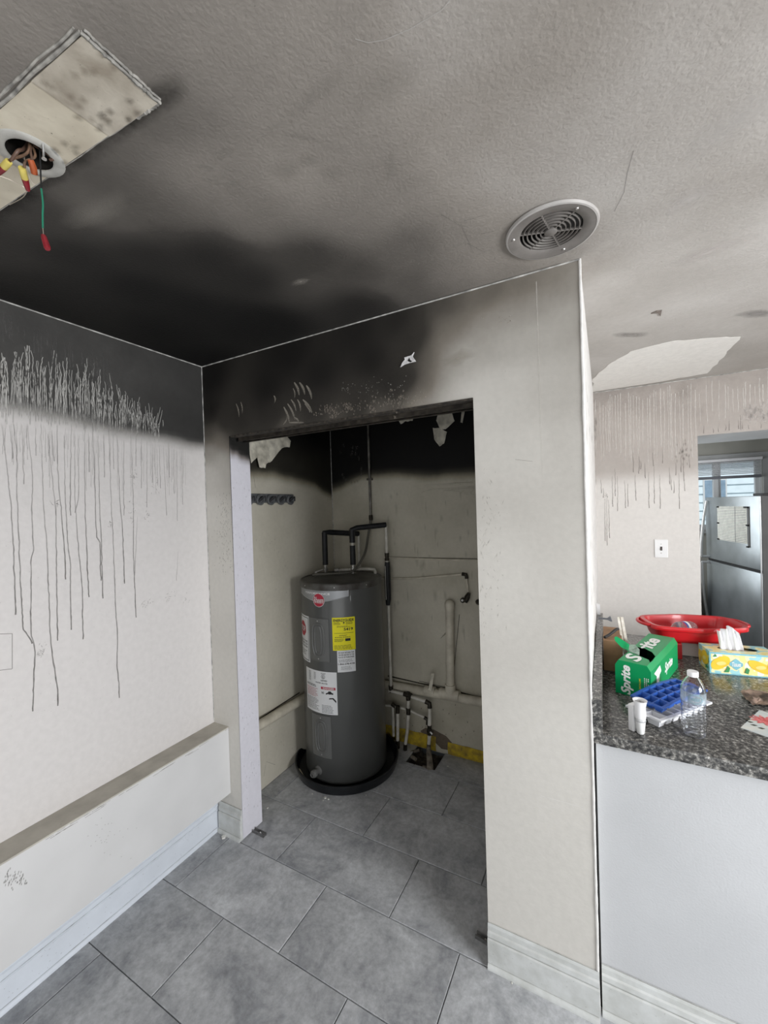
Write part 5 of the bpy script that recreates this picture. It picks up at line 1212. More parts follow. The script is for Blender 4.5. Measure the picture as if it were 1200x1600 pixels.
ff = lambda a, c: tp3(a, -.014, c); fs_ = lambda b, c: tp3(-.008, b, c)
for a_, f_ in (((.15, .52, .115, .34, -.25), ff), ((.72, .45, .12, .32, .4), ff), ((.93, .6, .09, .3, -.2), ff), ((.42, .55, .28, .34, .3), fs_), ((.85, .45, .12, .3, 0), fs_)):
    obj('lemon_print', MB().add(lemon(*a_, f_), [tuple(range(20))]), mat('lemon_yellow', (.88, .60, .04), .45), tb, cleanup=False)
    lt = MB().add(lemon(a_[0]+.01, a_[1]-.02, a_[2]*.55, a_[3]*.28, -.35, (lambda a, c: tp3(a, -.020, c)) if f_ is ff else (lambda b, c: tp3(-.011, b, c))), [tuple(range(20))])
    obj('lemon_highlight', lt, mat('lemon_pale', (.90, .74, .24), .45), tb, cleanup=False)
f2 = lambda a, c: tp3(a, -.024, c); f3 = lambda b, c: tp3(-.014, b, c)
for f_, pl in ((f2, ((.20, .10), (.27, .12), (.29, .30), (.255, .42), (.235, .25))), (f2, ((.50, .15), (.55, .1), (.57, .3), (.53, .4))), (f2, ((.04, .78), (.10, .80), (.08, .92))), (f3, ((.1, .2), (.35, .1), (.3, .3)))):
    obj('leaf_print', MB().add([f_(*p) for p in pl], [tuple(range(len(pl)))]), mat('leaf_green', (.05, .30, .10), .45), tb, cleanup=False)
mw = MB(); put_text(mw, 'Tissues', .38, .50, .13, .20, lambda a, c: tp3(a, -.022, c), bold=.02, shear=.2); obj('lettering', mw, Mwp, tb, cleanup=False)
dk = MB().flat([tp3(a, b, .9) for a, b in oh]); obj('opening_liner', dk, mat('cream_liner', (.6, .55, .45), .6), tb)
# the tissue: a folded fan
tc_ = tp3(.42, .5, .92); n = 22; mb = MB()
def tis(a, w):
    fold = math.sin(a*10+.5)*(.004+.009*w)+.012*w*(1 if w > .1 else .5)+.004*nz(a*4, w*3, 0); ww = .041-.004*w; top = (.092+.012*math.sin(a*2.1+.4)-.030*max(0, a-.2)*w)*w
    return tc_+u2*(a*ww-.010*w)+v2_*fold+V((0, 0, top))
mb.grid([-1+2*i/40 for i in range(41)], [i/14 for i in range(15)], tis)
o = obj('tissue', mb, mat('white_tissue', (.90, .90, .92), .8, var=.01), tb, smooth=True, ang=80)
sdm = o.modifiers.new('thick', 'SOLIDIFY'); sdm.thickness = .0006

# water bottle ----------------------------------------------------------------
P0 = onZ(1085, 1149, ZC); P0.y += .004
hb = zAt(1085, 1049, P0)-ZC
wb = thing('water_bottle', 'clear plastic water bottle with white cap standing by the ice trays', 'bottle', P0)
M_pet = mat('clear_plastic', (.97, .985, 1), .03, trans=1, ior=1.45, var=0, bump=0)
s_ = hb/.205; rb = .0325
prof = [(.0005, .006), (.012, .004), (.018, .001), (.026, .001), (.031, .006), (.0325, .014)]
z = .018
while z < .105: prof += [(.0325, z), (.0305, z+.004), (.0325, z+.008)]; z += .0095
prof += [(.0325, .108), (.0325, .140), (.0325, .146), (.0305, .156), (.026, .168), (.019, .180), (.0135, .188), (.0125, .190), (.0125, .193)]
prof = [(r, z*s_) for r, z in prof]
inner = [(max(.0004, r-.0012), z+(.0008 if i < 3 else 0)) for i, (r, z) in enumerate(prof)]
bot = obj('bottle_shell', MB().lathe(P0+V((0, 0, .0004)), prof+inner[::-1], 40, cap=False), M_pet, wb, smooth=True, ang=60)
lab = []
for i in range(25): lab.append(0)
obj('bottle_label', MB().lathe(P0, [(.0329, .110*s_), (.0329, .145*s_)], 40, cap=False), mat('thin_clear_label', (.62, .74, .80), .3, var=.25, scale=40, alpha=.42), wb, smooth=True)
lbm = MB(); fnb = lambda t, zz: P0+V((.0333*math.cos(R(t)), .0333*math.sin(R(t)), zz))
ct0 = math.degrees(math.atan2(CAM.y-P0.y, CAM.x-P0.x))+10
for i in range(24):
    a, b = 2*math.pi*i/24, 2*math.pi*(i+1)/24; g = lambda t, k: fnb(ct0+34*math.cos(t)*k, .1275*s_+.0145*math.sin(t)*k); lbm.add([g(a, 1), g(b, 1), g(b, .86), g(a, .86)], [(0, 1, 2, 3)])
put_text(lbm, 'water', 0, 0, 46, .012, lambda x_, y_: fnb(ct0+x_, .1275*s_+y_), shear=.2, bold=.02)
obj('label_print', lbm, mat('teal_grey_print', (.20, .33, .38), .5), wb, cleanup=False)
obj('cap', MB().lathe(P0, [(.0132, .189*s_), (.0148, .190*s_), (.0150, .203*s_), (.0142, .205*s_), (.0005, .2052*s_)], 28), mat('white_cap', (.88, .89, .90), .4, var=.02), wb, smooth=True, ang=40)

# plug-in freshener -------------------------------------------------------------
P1 = onZ(1001, 1146, ZC); h1 = zAt(1001, 1094, P1)-ZC
pf = thing('air_freshener', 'small white plug-in air freshener with glass refill at the worktop edge', 'air freshener', P1)
Mw = mat('white_plastic', (.86, .86, .87), .35, var=.02)
obj('body', MB().lathe(P1, [(.012, h1*.46), (.0155, h1*.48), (.0165, h1*.60), (.0155, h1*.80), (.0185, h1*.95), (.0205, h1), (.017, h1*.99), (.0145, h1*.93), (.0005, h1*.92)], 32, cap=False), Mw, pf, smooth=True)
obj('refill_bottle', MB().lathe(P1, [(.0005, .001), (.0095, .001), (.0112, .004), (.0150, h1*.40), (.0150, h1*.46), (.0005, h1*.46)], 28, cap=False), mat('milky_glass', (.84, .85, .84), .15, var=.03, coat=.4), pf, smooth=True)
obj('metal_band', MB().lathe(P1, [(.0153, h1*.38), (.0158, h1*.39), (.0158, h1*.445), (.0153, h1*.455)], 28, cap=False), mat('bright_silver', (.70, .71, .72), .3, .5), pf, smooth=True)
lf1 = (onZ(987, 1139, ZC)-P1); lf1.z = 0; lf1.normalize()
M4 = Matrix.Translation(P1+lf1*.026) @ Matrix.Rotation(math.atan2(lf1.y, lf1.x), 4, 'Z')
obj('plug', MB().box((-.012, -.013, .0006), (.006, .013, h1*.80), .003, M=M4), Mw, pf)
obj('vent_grille', MB().lathe(P1, [(.0005, h1*.935), (.004, h1*.935), (.004, h1*.955), (.009, h1*.955), (.009, h1*.935), (.013, h1*.935)], 20, cap=False), mat('grey_vent_plastic', (.45, .45, .46), .5), pf)

# ice cube trays ---------------------------------------------------------------------
def ice_tray(name, label, O, U, Vv, L, Wd, nx, ny, z0, hgt, m, arch=0, tilt=0):
    """O corner, U along the length, Vv across; open-topped cups in a rim"""
    root = thing(name, label, 'ice cube tray', O+U*L/2+Vv*Wd/2+V((0, 0, z0-O.z)), 'ice cube trays on the worktop')
    def P(a, b, c):
        zz = z0+c+arch*math.sin(math.pi*a)+tilt*b; return V((0, 0, zz))+V((O.x, O.y, 0))+U*(a*L)+Vv*(b*Wd)
    mb = MB(); rim = .03; rimb = rim*L/Wd
    cw = (1-2*rim)/nx; cb = (1-2*rimb)/ny; g = .06
    xs = [0]+[rim]+sum([[rim+cw*i+cw*g, rim+cw*(i+1)-cw*g] for i in range(nx)], [])+[1-rim, 1]
    zs_ = [0]+[rimb]+sum([[rimb+cb*i+cb*g, rimb+cb*(i+1)-cb*g] for i in range(ny)], [])+[1-rimb, 1]
    cen = lambda a, b: any(xs[2+2*i] < a < xs[3+2*i] for i in range(nx)) and any(zs_[2+2*i] < b < zs_[3+2*i] for i in range(ny))
    mb.grid(xs, zs_, lambda a, b: P(a, b, hgt), cen)
    for i in range(nx):
        for j in range(ny):
            a0, a1, b0, b1 = xs[2+2*i], xs[3+2*i], zs_[2+2*j], zs_[3+2*j]; s = .18; da = (a1-a0)*s; db = (b1-b0)*s
            t = [P(a0, b0, hgt), P(a1, b0, hgt), P(a1, b1, hgt), P(a0, b1, hgt)]; q_ = [P(a0+da, b0+db, .0015), P(a1-da, b0+db, .0015), P(a1-da, b1-db, .0015), P(a0+da, b1-db, .0015)]
            mb.add(t+q_, [(0, 1, 5, 4), (1, 2, 6, 5), (2, 3, 7, 6), (3, 0, 4, 7), (4, 5, 6, 7)])
            ea, eb = cw*.03, cb*.03
            t = [P(a0-ea, b0-eb, hgt-.001), P(a1+ea, b0-eb, hgt-.001), P(a1+ea, b1+eb, hgt-.001), P(a0-ea, b1+eb, hgt-.001)]; q_ = [P(a0+da*.7, b0+db*.7, 0), P(a1-da*.7, b0+db*.7, 0), P(a1-da*.7, b1-db*.7, 0), P(a0+da*.7, b1-db*.7, 0)]
            mb.add(t+q_, [(0, 1, 5, 4), (1, 2, 6, 5), (2, 3, 7, 6), (3, 0, 4, 7), (4, 5, 6, 7)])
    # skirt of the rim
    us_ = [i/12 for i in range(13)]
    for b in (0, 1): mb.grid(us_, [0, 1], lambda a, w: P(a, b, hgt-.006*w))
    for a in (0, 1): mb.grid([0, 1], [0, 1], lambda b, w: P(a, b, hgt-.006*w))
    obj('tray', mb, m, root, cleanup=False)
    for a, sg in ((0, -1), (1, 1)):
        mbh = MB(); mbh.prism([P(a, .3, hgt), P(a, .7, hgt), P(a+sg*.035, .62, hgt), P(a+sg*.035, .38, hgt)], (0, 0, -.0025)); obj('tab', mbh, m, root)
    return root
Pf = onZ(1033, 1127, ZC+.032); Pl = onZ(979, 1101, ZC+.032); Pr_ = onZ(1113, 1097, ZC+.032)
Uw = (Pr_-Pf); Lw = Uw.length; Uw.normalize(); Vw = V((-Uw.y, Uw.x, 0)); Ww = max(.09, min(.13, (Pl-Pf).length))
ice_tray('ice_cube_tray', 'white plastic ice cube tray lying under the blue tray', Pf, Uw, Vw, Lw, Ww, 7, 2, ZC+.0008, .031, mat('white_tray_plastic', (.80, .81, .84), .35, var=.02))
zbl = ZC+.0335
Bf = onZ(1036, 1107, zbl+.026); Bl = onZ(984, 1087, zbl+.026)
dirb = (onZ(1106, 1077, zbl+.026)-Bf); Lb = max(.16, dirb.length); dirb.normalize(); Vb = V((-dirb.y, dirb.x, 0)); Wb = max(.10, (Bl-Bf).dot(Vb))
ice_tray('ice_cube_tray', 'blue plastic ice cube tray bowed on top of the white tray', Bf, dirb, Vb, Lb, min(.15, Wb), 6, 3, zbl, .024, mat('blue_tray_plastic', (.025, .10, .42), .35, var=.06), arch=.008, tilt=.004)

# red basin on its post ---------------------------------------------------------------
M_rp = mat('red_plastic', (.55, .012, .018), .32, var=.06, coat=.2)
Bc = V((2.135, .86, 0)); zr_ = 1.103
zr_ = zAt(1080, 984, V((2.17, .79, 0)))
rb_ = thing('red_basin', 'red plastic basin with handled rim on a square red post', 'basin', (Bc.x, Bc.y, ZC))
ang_b = math.atan2(_R.y, _R.x)+R(14); cu, su = math.cos(ang_b), math.sin(ang_b)
eu = V((cu, su, 0)); ev = V((-su, cu, 0))
Lf = onZ(1001, 969, zr_); Rt = onZ(1161, 972, zr_); cc = (Lf+Rt)/2; eu = (Rt-Lf).normalized(); ev = V((-eu.y, eu.x, 0)); ax = (Rt-Lf).length/2; ay = .125
Bc = V((cc.x, cc.y, 0))
def oct_(t, k=1., p=4.2):          # soft eight-sided outline
    c_, s1_ = math.cos(t), math.sin(t); r = (abs(c_)**p+abs(s1_)**p)**(-1/p); ca_ = r*c_; sb_ = r*s1_
    narrow = 1-.10*max(0, abs(ca_)-.45)/.55
    wav = 1-.05*math.cos(6*t)
    return eu*(ca_*ax*k*.93)+ev*(sb_*ay*narrow*k*wav)
prof = [(.0, -.078), (.72, -.078), (.78, -.074), (.82, -.060), (.875, -.022), (.885, -.012), (.90, -.003), (.985, -.001), (1.0, -.006), (1.0, -.018), (.985, -.020)]
n = 72; mb = MB(); P = []
for i in range(n):
    t = 2*math.pi*i/n
    for k_, zz in prof: P.append(Bc+oct_(t, max(k_, .001))+V((0, 0, zr_+zz)))
kk = len(prof)
mb.add(P, [(i*kk+j, ((i+1) % n)*kk+j, ((i+1) % n)*kk+j+1, i*kk+j+1) for i in range(n) for j in range(kk-1)])
o = obj('bowl', mb, M_rp, rb_, smooth=True, ang=50); s_m = o.modifiers.new('thick', 'SOLIDIFY'); s_m.thickness = .003; s_m.offset = 0
for sg in (-1, 1):
    mb = MB(); P = []
    for i in range(13):
        t = -math.pi/2+math.pi*i/12; P.append(Bc+eu*sg*(ax*.90+.030*math.cos(t))+ev*(.058*math.sin(t))+V((0, 0, zr_-.006)))
    obj('handle', MB().tube(P, .007, 8), M_rp, rb_, smooth=True)
lp = onZ(1058, 1028, ZC); 
obj('post', MB().box((lp.x-.018, lp.y-.018, ZC+.0006), (lp.x+.018, lp.y+.018, zr_-.079), .004), M_rp, rb_)
# clear bottle lying in the basin
q0 = Bc+eu*(-.035)+ev*(-.005)+V((0, 0, zr_-.033)); dirq = (eu*.85+ev*.3).normalized()
lb_ = thing('crushed_bottle', 'clear plastic bottle with red and blue label lying in the red basin', 'bottle', q0)
rr = [(.0, .004), (.004, .024), (.02, .030), (.045, .031), (.05, .028), (.055, .031), (.09, .031), (.10, .026), (.125, .011), (.14, .011)]
obj('bottle_shell', MB().tube([q0+dirq*(.06-a) for a, r in rr], .03, 20, rs=[r for a, r in rr]), mat('smoky_clear_plastic', (.85, .80, .82), .05, trans=.85, ior=1.2, var=0), lb_, smooth=True, ang=60)
for a0_, a1_, mm_, nm in ((.045, .056, mat('white_cap', (.88, .89, .90), .4), 'label_band'), (.056, .066, mat('blue_label_band', (.05, .12, .40), .4), 'label_band'), (.066, .074, mat('red_label_band', (.55, .05, .10), .4), 'label_band')):
    obj(nm, MB().tube([q0+dirq*(.06-a0_), q0+dirq*(.06-a1_)], .0316, 20, cap=False), mm_, lb_, smooth=True)
# pale carton behind the post
a = onZ(1052, 1027, ZC); b = onZ(1091, 1027.5, ZC)
a = V((lp.x-.012, lp.y+.055, ZC)); 
t = obj('small_carton', MB().box((onZ(1049, 1026, ZC).x, lp.y+.045, ZC+.0008), (onZ(1092, 1026, ZC).x+.004, lp.y+.12, ZC+.068), .002), mat('grey_white_card', (.62, .59, .56), .6, var=.04), None, origin=(lp.x, lp.y+.07, ZC))
tag(t, 'pale grey carton standing behind the red post', 'carton')

# brown board, strap, white bar at the left end ---------------------------------------------------
a = onZ(942, 1050, ZC); b = onZ(968, 1043, ZC)
bx0 = XW+.034
t = thing('cardboard_box', 'brown cardboard box against the granite side splash', 'box', (bx0+.04, .66, ZC))
yb0 = a.y+.01; zt = zAt(945, 1000, V((bx0, yb0, 0))); x1b = onZ(965, 1046, ZC).x
obj('box_body', MB().box((bx0, yb0, ZC+.006), (x1b+.02, yb0+.22, zt), .002), mat('brown_cardboard', (.34, .20, .11), .75, var=.15, scale=25), t)
obj('base_tray', MB().box((bx0, yb0-.006, ZC+.0008), (x1b+.03, yb0+.22, ZC+.006), .001), mat('dark_base', (.08, .07, .06), .7), t)
s0 = V((bx0+.006, yb0+.02, zt+.006)); obj('black_strap', MB().tube(bez([s0+V((0, 0, .0)), s0+V((.02, .03, .006)), s0+V((.045, .06, .022)), s0+V((.055, .09, .018))], 6), .006, 8, rs=None), mat('black_strap', (.02, .018, .018), .6), t, smooth=True)
a = onZ(978, 1035, ZC+.001); zt2 = zAt(969, 964, V((a.x-.02, a.y+.05, 0)))
p0 = V((x1b+.028+.016, yb0+.075, ZC+.012)); tpb = onY(969, 964, yb0+.12)
mb = MB(); d = (tpb-p0); 
dn = d.normalized(); sx = V((1, 0, 0)); sx = (sx-dn*sx.dot(dn)).normalized(); sy = dn.cross(sx)
mb.prism([p0-sx*.012-sy*.005, p0+sx*.012-sy*.005, p0+sx*.012+sy*.005, p0-sx*.012+sy*.005], d)
t = obj('wooden_bar', mb, mat('chipped_white_wood', (.78, .74, .68), .6, var=.2, scale=40, bump=.3, col2=(.5, .44, .36)), None, origin=p0); tag(t, 'chipped white wooden bar leaning upright behind the soda carton', 'bar')
gm = MB().prism([p0-sx*.002-sy*.0056, p0+sx*.001-sy*.0056, p0+sx*.001-sy*.005, p0-sx*.002-sy*.005], d); obj('groove', gm, mat('groove_dark', (.25, .21, .17), .7), t)
# wall anchor screw and white stick
a = onX(939, 966, XW+.034); t = obj('drywall_screw', MB().tube([(XW+.028, a.y, a.z), (XW+.052, a.y-.006, a.z+.001), (XW+.060, a.y-.006, a.z+.002), (XW+.063, a.y-.006, a.z+.003)], .004, 8, rs=[.003, .0035, .009, .009]), mat('grey_screw', (.25, .26, .28), .4, .5), None, smooth=True, origin=a); tag(t, 'grey screw sticking out at the top of the granite side splash', 'screw')
a = onX(930, 935, XW+.01); t = obj('white_stick', MB().prism([(XW+.004, 1.1, 1.037), (XW+.020, 1.1, 1.037), (XW+.020, 1.106, 1.037), (XW+.004, 1.106, 1.037)], (-.0025, 0, .06)), mat('white_plastic', (.86, .86, .87), .35), None, origin=(XW+.01, 1.1, 1.037)); tag(t, 'short white strip standing on the granite splash by the far corner', 'strip')
# charred napkin and flower card
Z1 = ZC+.0008
P = [onZ(x, y, Z1) for x, y in ((1157, 1084), (1170, 1081), (1195, 1083), (1225, 1095), (1235, 1110), (1200, 1106), (1187, 1104), (1176, 1105), (1166, 1096))]
def crumple(P, amp, th, n=1):
    loop = rag(P, 3, .0015); mb = MB(); c0 = sum(loop, V((0, 0, 0)))/len(loop); k = len(loop); vs = []; fs = []
    rings = 5
    for j in range(rings+1):
        for i, p in enumerate(loop): q_ = c0.lerp(p, max(.02, j/rings)); vs.append(q_+V((0, 0, amp*abs(nz(q_.x*45, q_.y*45, 1))+amp*.4)))
    for j in range(rings):
        for i in range(k): fs.append((j*k+i, j*k+(i+1) % k, (j+1)*k+(i+1) % k, (j+1)*k+i))
    fs.append(tuple(range(k))); mb.add(vs, fs); return mb
t = obj('charred_paper', crumple(P, .016, .001), mat('scorched_brown_paper', (.42, .30, .23), .8, var=.3, scale=22, col2=(.05, .035, .03)), None, origin=P[0], smooth=True, ang=25); tag(t, 'crumpled brown paper with a scorched black patch behind the card', 'paper')
C0 = [onZ(x, y, Z1) for x, y in ((1157, 1137.5), (1186.5, 1110), (1222, 1120), (1222, 1160))]
card = obj('greeting_card', MB().prism(C0, (0, 0, .0012)), mat('card_cream', (.72, .72, .66), .4, var=.1, scale=20, col2=(.50, .58, .62)), None, origin=C0[0]); tag(card, 'glossy card printed with a red flower at the worktop edge', 'card')
fl = MB(); ctr = onZ(1196, 1126, Z1+.0018)
for ring, (n_, r_, w_) in enumerate(((11, .042, .012), (9, .030, .010), (7, .018, .008))):
    for i in range(n_):
        a_ = 2*math.pi*(i+.3*ring)/n_; d_ = V((math.cos(a_), math.sin(a_)*.9, 0)); e_ = V((-d_.y, d_.x, 0)); c_ = ctr+V((0, 0, .0002*ring+.00002*i)); p_ = [c_, c_+d_*r_*.5-e_*w_*.5, c_+d_*r_*.85-e_*w_*.35, c_+d_*r_, c_+d_*r_*.85+e_*w_*.35, c_+d_*r_*.5+e_*w_*.5]
        fl.add(p_, [(0, 1, 2, 3, 4, 5)])
fl.v = [v for v in fl.v]
xmin = min(p.x for p in C0)+.012
fl.v = [V((max(v.x, xmin), v.y, v.z)) for v in fl.v]
obj('flower_print', fl, mat('red_flower_print', (.60, .05, .06), .4, var=.25, scale=150, col2=(.85, .32, .32)), card, cleanup=False)
lfm = MB(); 
for (x, y) in ((1172, 1128), (1178, 1133), (1190, 1138), (1168, 1124)): c_ = onZ(x, y, Z1+.0015); lfm.add([c_+V((-.010, 0, 0)), c_+V((0, -.006, 0)), c_+V((.010, .002, 0)), c_+V((0, .006, 0))], [(0, 1, 2, 3)])
obj('leaf_print', lfm, mat('dark_leaf_print', (.06, .06, .04), .5), card, cleanup=False)

# ------------------------------------------------------------------ KITCHEN: FRIDGE AND WINDOW
FA = onZ(1191, 895, 1.13); FB = onZ(1104, 873, 1.13); fu = (FB-FA).normalized(); fw_ = (FB-FA).length; fn_ = V((fu.y, -fu.x, 0))   # into the body
if fn_.x < 0: fn_ = -fn_
fr = thing('refrigerator', 'stainless steel top-freezer refrigerator in the kitchen doorway', 'refrigerator', (FA.x+fn_.x*.35+fu.x*fw_/2, FA.y+fn_.y*.35+fu.y*fw_/2, 0))
def fp_(a, b, z): return FA+fu*a*fw_+fn_*b+V((0, 0, z-FA.z))
def fbox(a0, a1, b0, b1, z0, z1, ch=.004):
    M4 = Matrix(((fu.x, fn_.x, 0, FA.x), (fu.y, fn_.y, 0, FA.y), (0, 0, 1, 0), (0, 0, 0, 1)))
    return MB().box((a0*fw_, b0, z0), (a1*fw_, b1, z1), ch, M=M4)
M_ss = mat('brushed_steel', (.47, .51, .53), .34, .75, var=.12, scale=6, bump=.05); M_ssd = mat('fridge_side_grey', (.09, .09, .09), .5, var=.1)
FT = zAt(1191, 774.5, FA)
obj('cabinet', fbox(0.0, 1, .066, .70, .02, FT-.005), M_ssd, fr)
obj('freezer_door', fbox(0, 1, 0, .060, 1.142, FT, .006), M_ss, fr, smooth=True); obj('fridge_door', fbox(0, 1, 0, .060, .10, 1.122, .006), M_ss, fr, smooth=True)
obj('door_gap', fbox(.01, .99, .012, .066, 1.118, 1.146, .001), mat('black_gasket', (.01, .01, .01), .6), fr)
obj('hinge_edge', fbox(-.002, .014, -.004, -.0005, .12, FT-.004, .001), mat('bright_silver', (.70, .71, .72), .3, .5), fr)
obj('door_side', fbox(-.006, -.0006, .003, .060, .10, FT-.001, .001), M_ssd, fr)
obj('hinge_cap', fbox(.0, .14, .01, .08, FT+.0005, FT+.018, .004), mat('dark_roller', (.03, .03, .032), .6), fr)
def hnd(z0, z1):
    P = []
    for i in range(17):
        t = i/16; bow = math.sin(math.pi*(t*.5 if z1 > z0 else t*.5)); P.append(fp_(.93, -.012-.05*(1-(1-t)**2), z0+(z1-z0)*t))
    return P
obj('handle', MB().tube(hnd(FT-.03, 1.160), .011, 10), mat('handle_steel', (.62, .62, .61), .3, .8), fr, smooth=True)
obj('handle', MB().tube(hnd(.55, 1.108), .011, 10), mat('handle_steel', (.62, .62, .61), .3, .8), fr, smooth=True)
obj('handle_mount', MB().tube([fp_(.93, -.062, 1.160), fp_(.93, 0, 1.158)], .010, 8).tube([fp_(.93, -.062, 1.108), fp_(.93, 0, 1.108)], .010, 8), mat('bright_silver', (.70, .71, .72), .3, .5), fr, smooth=True)
# lined sheet on the freezer door
def on_door(x, y):
    r = ray(x, y); n_ = fn_; t = (FA-CAM).dot(n_)/r.dot(n_); p = CAM+r*t; return ((p-FA).dot(fu)/fw_, p.z)
s0_, sz1 = on_door(1121, 791); s1_, sz0 = on_door(1168, 850); s0_, s1_ = min(s0_, s1_), max(s0_, s1_)
ps = obj('paper_sheet', MB().add([fp_(a, -.0018, z) for a, z in ((s0_, sz0), (s1_, sz0), (s1_, sz1), (s0_, sz1))], [(0, 1, 2, 3)]).prism([fp_(a, -.0012, z) for a, z in ((s0_, sz0), (s1_, sz0), (s1_, sz1), (s0_, sz1))], fn_*.0008), mat('old_paper', (.88, .87, .78), .6, var=.1, scale=30), None, origin=fp_((s0_+s1_)/2, 0, sz0)); tag(ps, 'lined paper sheet held on the freezer door', 'paper')
mb = MB(); nr = 22
for i in range(nr):
    z = sz0+(sz1-sz0)*(i+.5)/nr; h_ = (sz1-sz0)/nr*.18
    if True: mb.add([fp_(a, -.003, zz) for a, zz in ((s0_+.01, z-h_), (s1_-.01, z-h_), (s1_-.01, z+h_), (s0_+.01, z+h_))], [(0, 1, 2, 3)])
am = s0_+(s1_-s0_)*.36
mb.add([fp_(a, -.0032, z) for a, z in ((am, sz0), (am+.008, sz0), (am+.008, sz1), (am, sz1))], [(0, 1, 2, 3)])
obj('printed_lines', mb, mat('faint_grey_print', (.34, .34, .34), .6), ps, cleanup=False)
for a, z, lb in ((s1_-.02, sz1-.006, 'small black magnet at the top left corner of the lined paper sheet'), (s1_-.02, sz0+.006, 'small black magnet at the bottom left corner of the lined paper sheet'), (s1_-.02, (sz0+sz1)/2, 'small black magnet halfway down the left edge of the lined sheet'), (s0_+.02, sz1-.006, 'small black magnet at the top right corner of the lined paper sheet'),
    (s0_-.02, sz1-.006, 'black clip at the top of the dark strip beside the sheet'), (s0_-.02, (sz0+sz1)/2, 'black clip in the middle of the dark strip beside the sheet'), (s0_-.02, sz0-.02, 'black clip at the bottom of the dark strip beside the sheet')):
    on = s0_ < a < s1_
    mg = obj('magnet', fbox(a-.014, a+.014, -.010 if on else -.012, -.0036, z-.006, z+.006, .001), mat('black_gasket', (.01, .01, .01), .6), None, origin=fp_(a, -.004, z))
    tag(mg, lb, 'magnet', 'magnets on the freezer door')
obj('magnet_strip', fbox(s0_-.045, s0_-.012, -.003, -.0005, sz0-.02, sz1, .0005), mat('grey_magnet_strip', (.10, .10, .10), .5), fr)

# window: frame, sashes, panes, blind
M_wf = mat('white_window_frame', (.74, .76, .77), .4, var=.03); M_wf2 = mat('grey_window_casing', (.48, .49, .49), .5, var=.06)
wn = struct('window_1', MB().box((WX0, YK-.02, WZ1-.001), (WX1+.05, YK+.0, WZ1+.05), .002).box((WX1-.001, YK-.02, WZ0-.03), (WX1+.05, YK, WZ1), .002).box((WX0-.02, YK-.05, WZ0-.03), (WX1+.05, YK+.02, WZ0+.0), .003), M_wf2)
fx1 = onY(1185, 760, YK+.06).x; 
obj('window_frame', MB().box((WX0, YK+.02, WZ0), (WX1-.001, YK+.08, WZ0+.05)).box((WX0, YK+.02, WZ1-.03), (WX1-.001, YK+.08, WZ1-.001)).box((WX0, YK+.02, WZ0+.05), (WX0+.05, YK+.08, WZ1-.03)).box((fx1, YK+.02, WZ0+.05), (WX1-.001, YK+.08, WZ1-.03)), M_wf, wn)
mx0 = onY(1114, 760, YK+.04).x; mx1 = onY(1122, 760, YK+.04).x
obj('mullion', MB().box((mx0, YK+.015, WZ0+.05), (mx1, YK+.075, WZ1-.03), .003), M_wf, wn)
obj('sash_rail', MB().box((mx1, YK+.03, WZ0+.05), (mx1+.02, YK+.07, WZ1-.03), .002).box((fx1-.03, YK+.03, WZ0+.05), (fx1, YK+.07, WZ1-.03), .002), M_wf, wn)
gl = mat('window_glass', (.96, .98, 1), .0, trans=1, ior=1.02, var=0)
for a, b in ((WX0+.05, mx0), (mx1+.02, fx1-.03)): obj('pane', MB().box((a, YK+.048, WZ0+.05), (b, YK+.052, WZ1-.03)), gl, wn)
bl = thing('window_blind', 'raised white horizontal slat blind at the top of the kitchen window', 'blind', ((WX0+WX1)/2, YK-.03, WZ1))
zb1 = onY(1150, 718, YK-.02).z; zb0 = onY(1150, 744, YK-.02).z
for i in range(9):
    z = zb1-.02-(zb1-zb0-.03)*i/9; mb = MB().box((WX0+.02, -.018, -.0012), (WX1-.02, .018, .0012)); mb.v = [Matrix.Translation((0, YK-.0225, z)) @ (Matrix.Rotation(R(14), 4, 'X') @ v) for v in mb.v]
    obj('slat', mb, mat('blind_slat_white', (.93, .93, .95), .5, var=.03), bl)
obj('head_rail', MB().box((WX0+.01, YK-.045, zb1-.014), (WX1-.01, YK-.0215, zb1+.012), .002), mat('blind_slat_white', (.93, .93, .95), .5), bl)
obj('bottom_rail', MB().box((WX0+.02, YK-.045, zb0-.02), (WX1-.02, YK-.002, zb0+.006), .003), mat('grey_blind_rail', (.20, .21, .24), .5), bl)
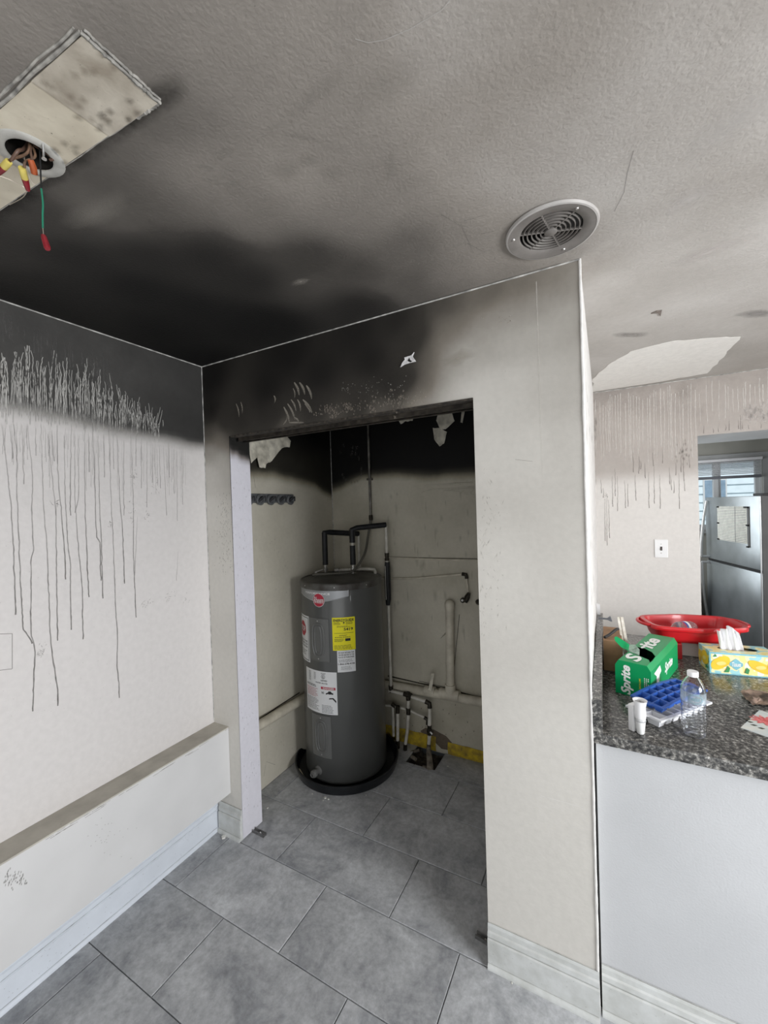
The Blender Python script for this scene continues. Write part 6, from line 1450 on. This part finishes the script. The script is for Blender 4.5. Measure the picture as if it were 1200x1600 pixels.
# neighbour's house across the yard
hs = thing('neighbour_house', 'pale blue-grey sided house seen through the kitchen window', 'house', (3.6, 10, -1))
obj('siding_wall', MB().box((.5, 10.2, -1), (9.5, 15, 2.85)), mat('pale_blue_siding', (.78, .90, .97), .7, var=.04), hs)
for i in range(20): obj('siding_board', MB().prism([(.5, 10.2, -.9+i*.19), (.5, 10.17, -.9+i*.19), (.5, 10.19, -.72+i*.19), (.5, 10.2, -.72+i*.19)], (9, 0, 0)), mat('pale_blue_siding', (.78, .90, .97), .7), hs)
obj('roof', MB().prism([(.2, 9.9, 2.8), (9.8, 9.9, 2.8), (9.8, 12.6, 4.4), (.2, 12.6, 4.4)], (0, 0, .12)), mat('blue_grey_shingle', (.20, .27, .38), .8, var=.2, scale=4), hs)
w0 = onY(1108, 772, 10.1); w1 = onY(1128, 772, 10.1)
for p_, s in ((w0, .0), (w1, .0)):
    wv = obj('window', MB().box((p_.x-.10, 10.13, p_.z-.30), (p_.x+.10, 10.2, p_.z+.35), .01), mat('white_window_frame', (.74, .76, .77), .4), hs); obj('pane', MB().box((p_.x-.07, 10.12, p_.z-.26), (p_.x+.07, 10.135, p_.z+.31)), mat('dark_blue_glass', (.30, .42, .55), .15), wv)
gnd = struct('ground', MB().box((-6, YK+.2, -1.1), (14, 20, -1.0)), mat('winter_grass', (.30, .33, .26), .9, var=.2, scale=2))
# low cabinet under the kitchen window
t = thing('kitchen_cabinet', 'dark grey low cabinet under the kitchen window', 'cabinet', (2.6, YK-.3, 0))
obj('body', MB().box((1.75, YK-.56, .0008), (2.50, YK-.055, .87), .002), mat('dark_grey_cabinet', (.13, .125, .12), .5, var=.1), t)
obj('worktop', MB().box((1.73, YK-.60, .871), (2.52, YK-.051, .905), .004), M_gran, t)
for i in range(3):
    dd = obj('door', MB().box((1.765+i*.243, YK-.578, .12), (2.0+i*.243, YK-.561, .85), .003), mat('dark_grey_cabinet', (.13, .125, .12), .5), t); obj('knob', MB().lathe((1.97+i*.243, YK-.590, .75), [(.005, -.012), (.012, 0), (.008, .01)], 10, M=Matrix.Rotation(R(90), 4, 'X')), mat('zinc', (.65, .64, .62), .3, .8), dd)
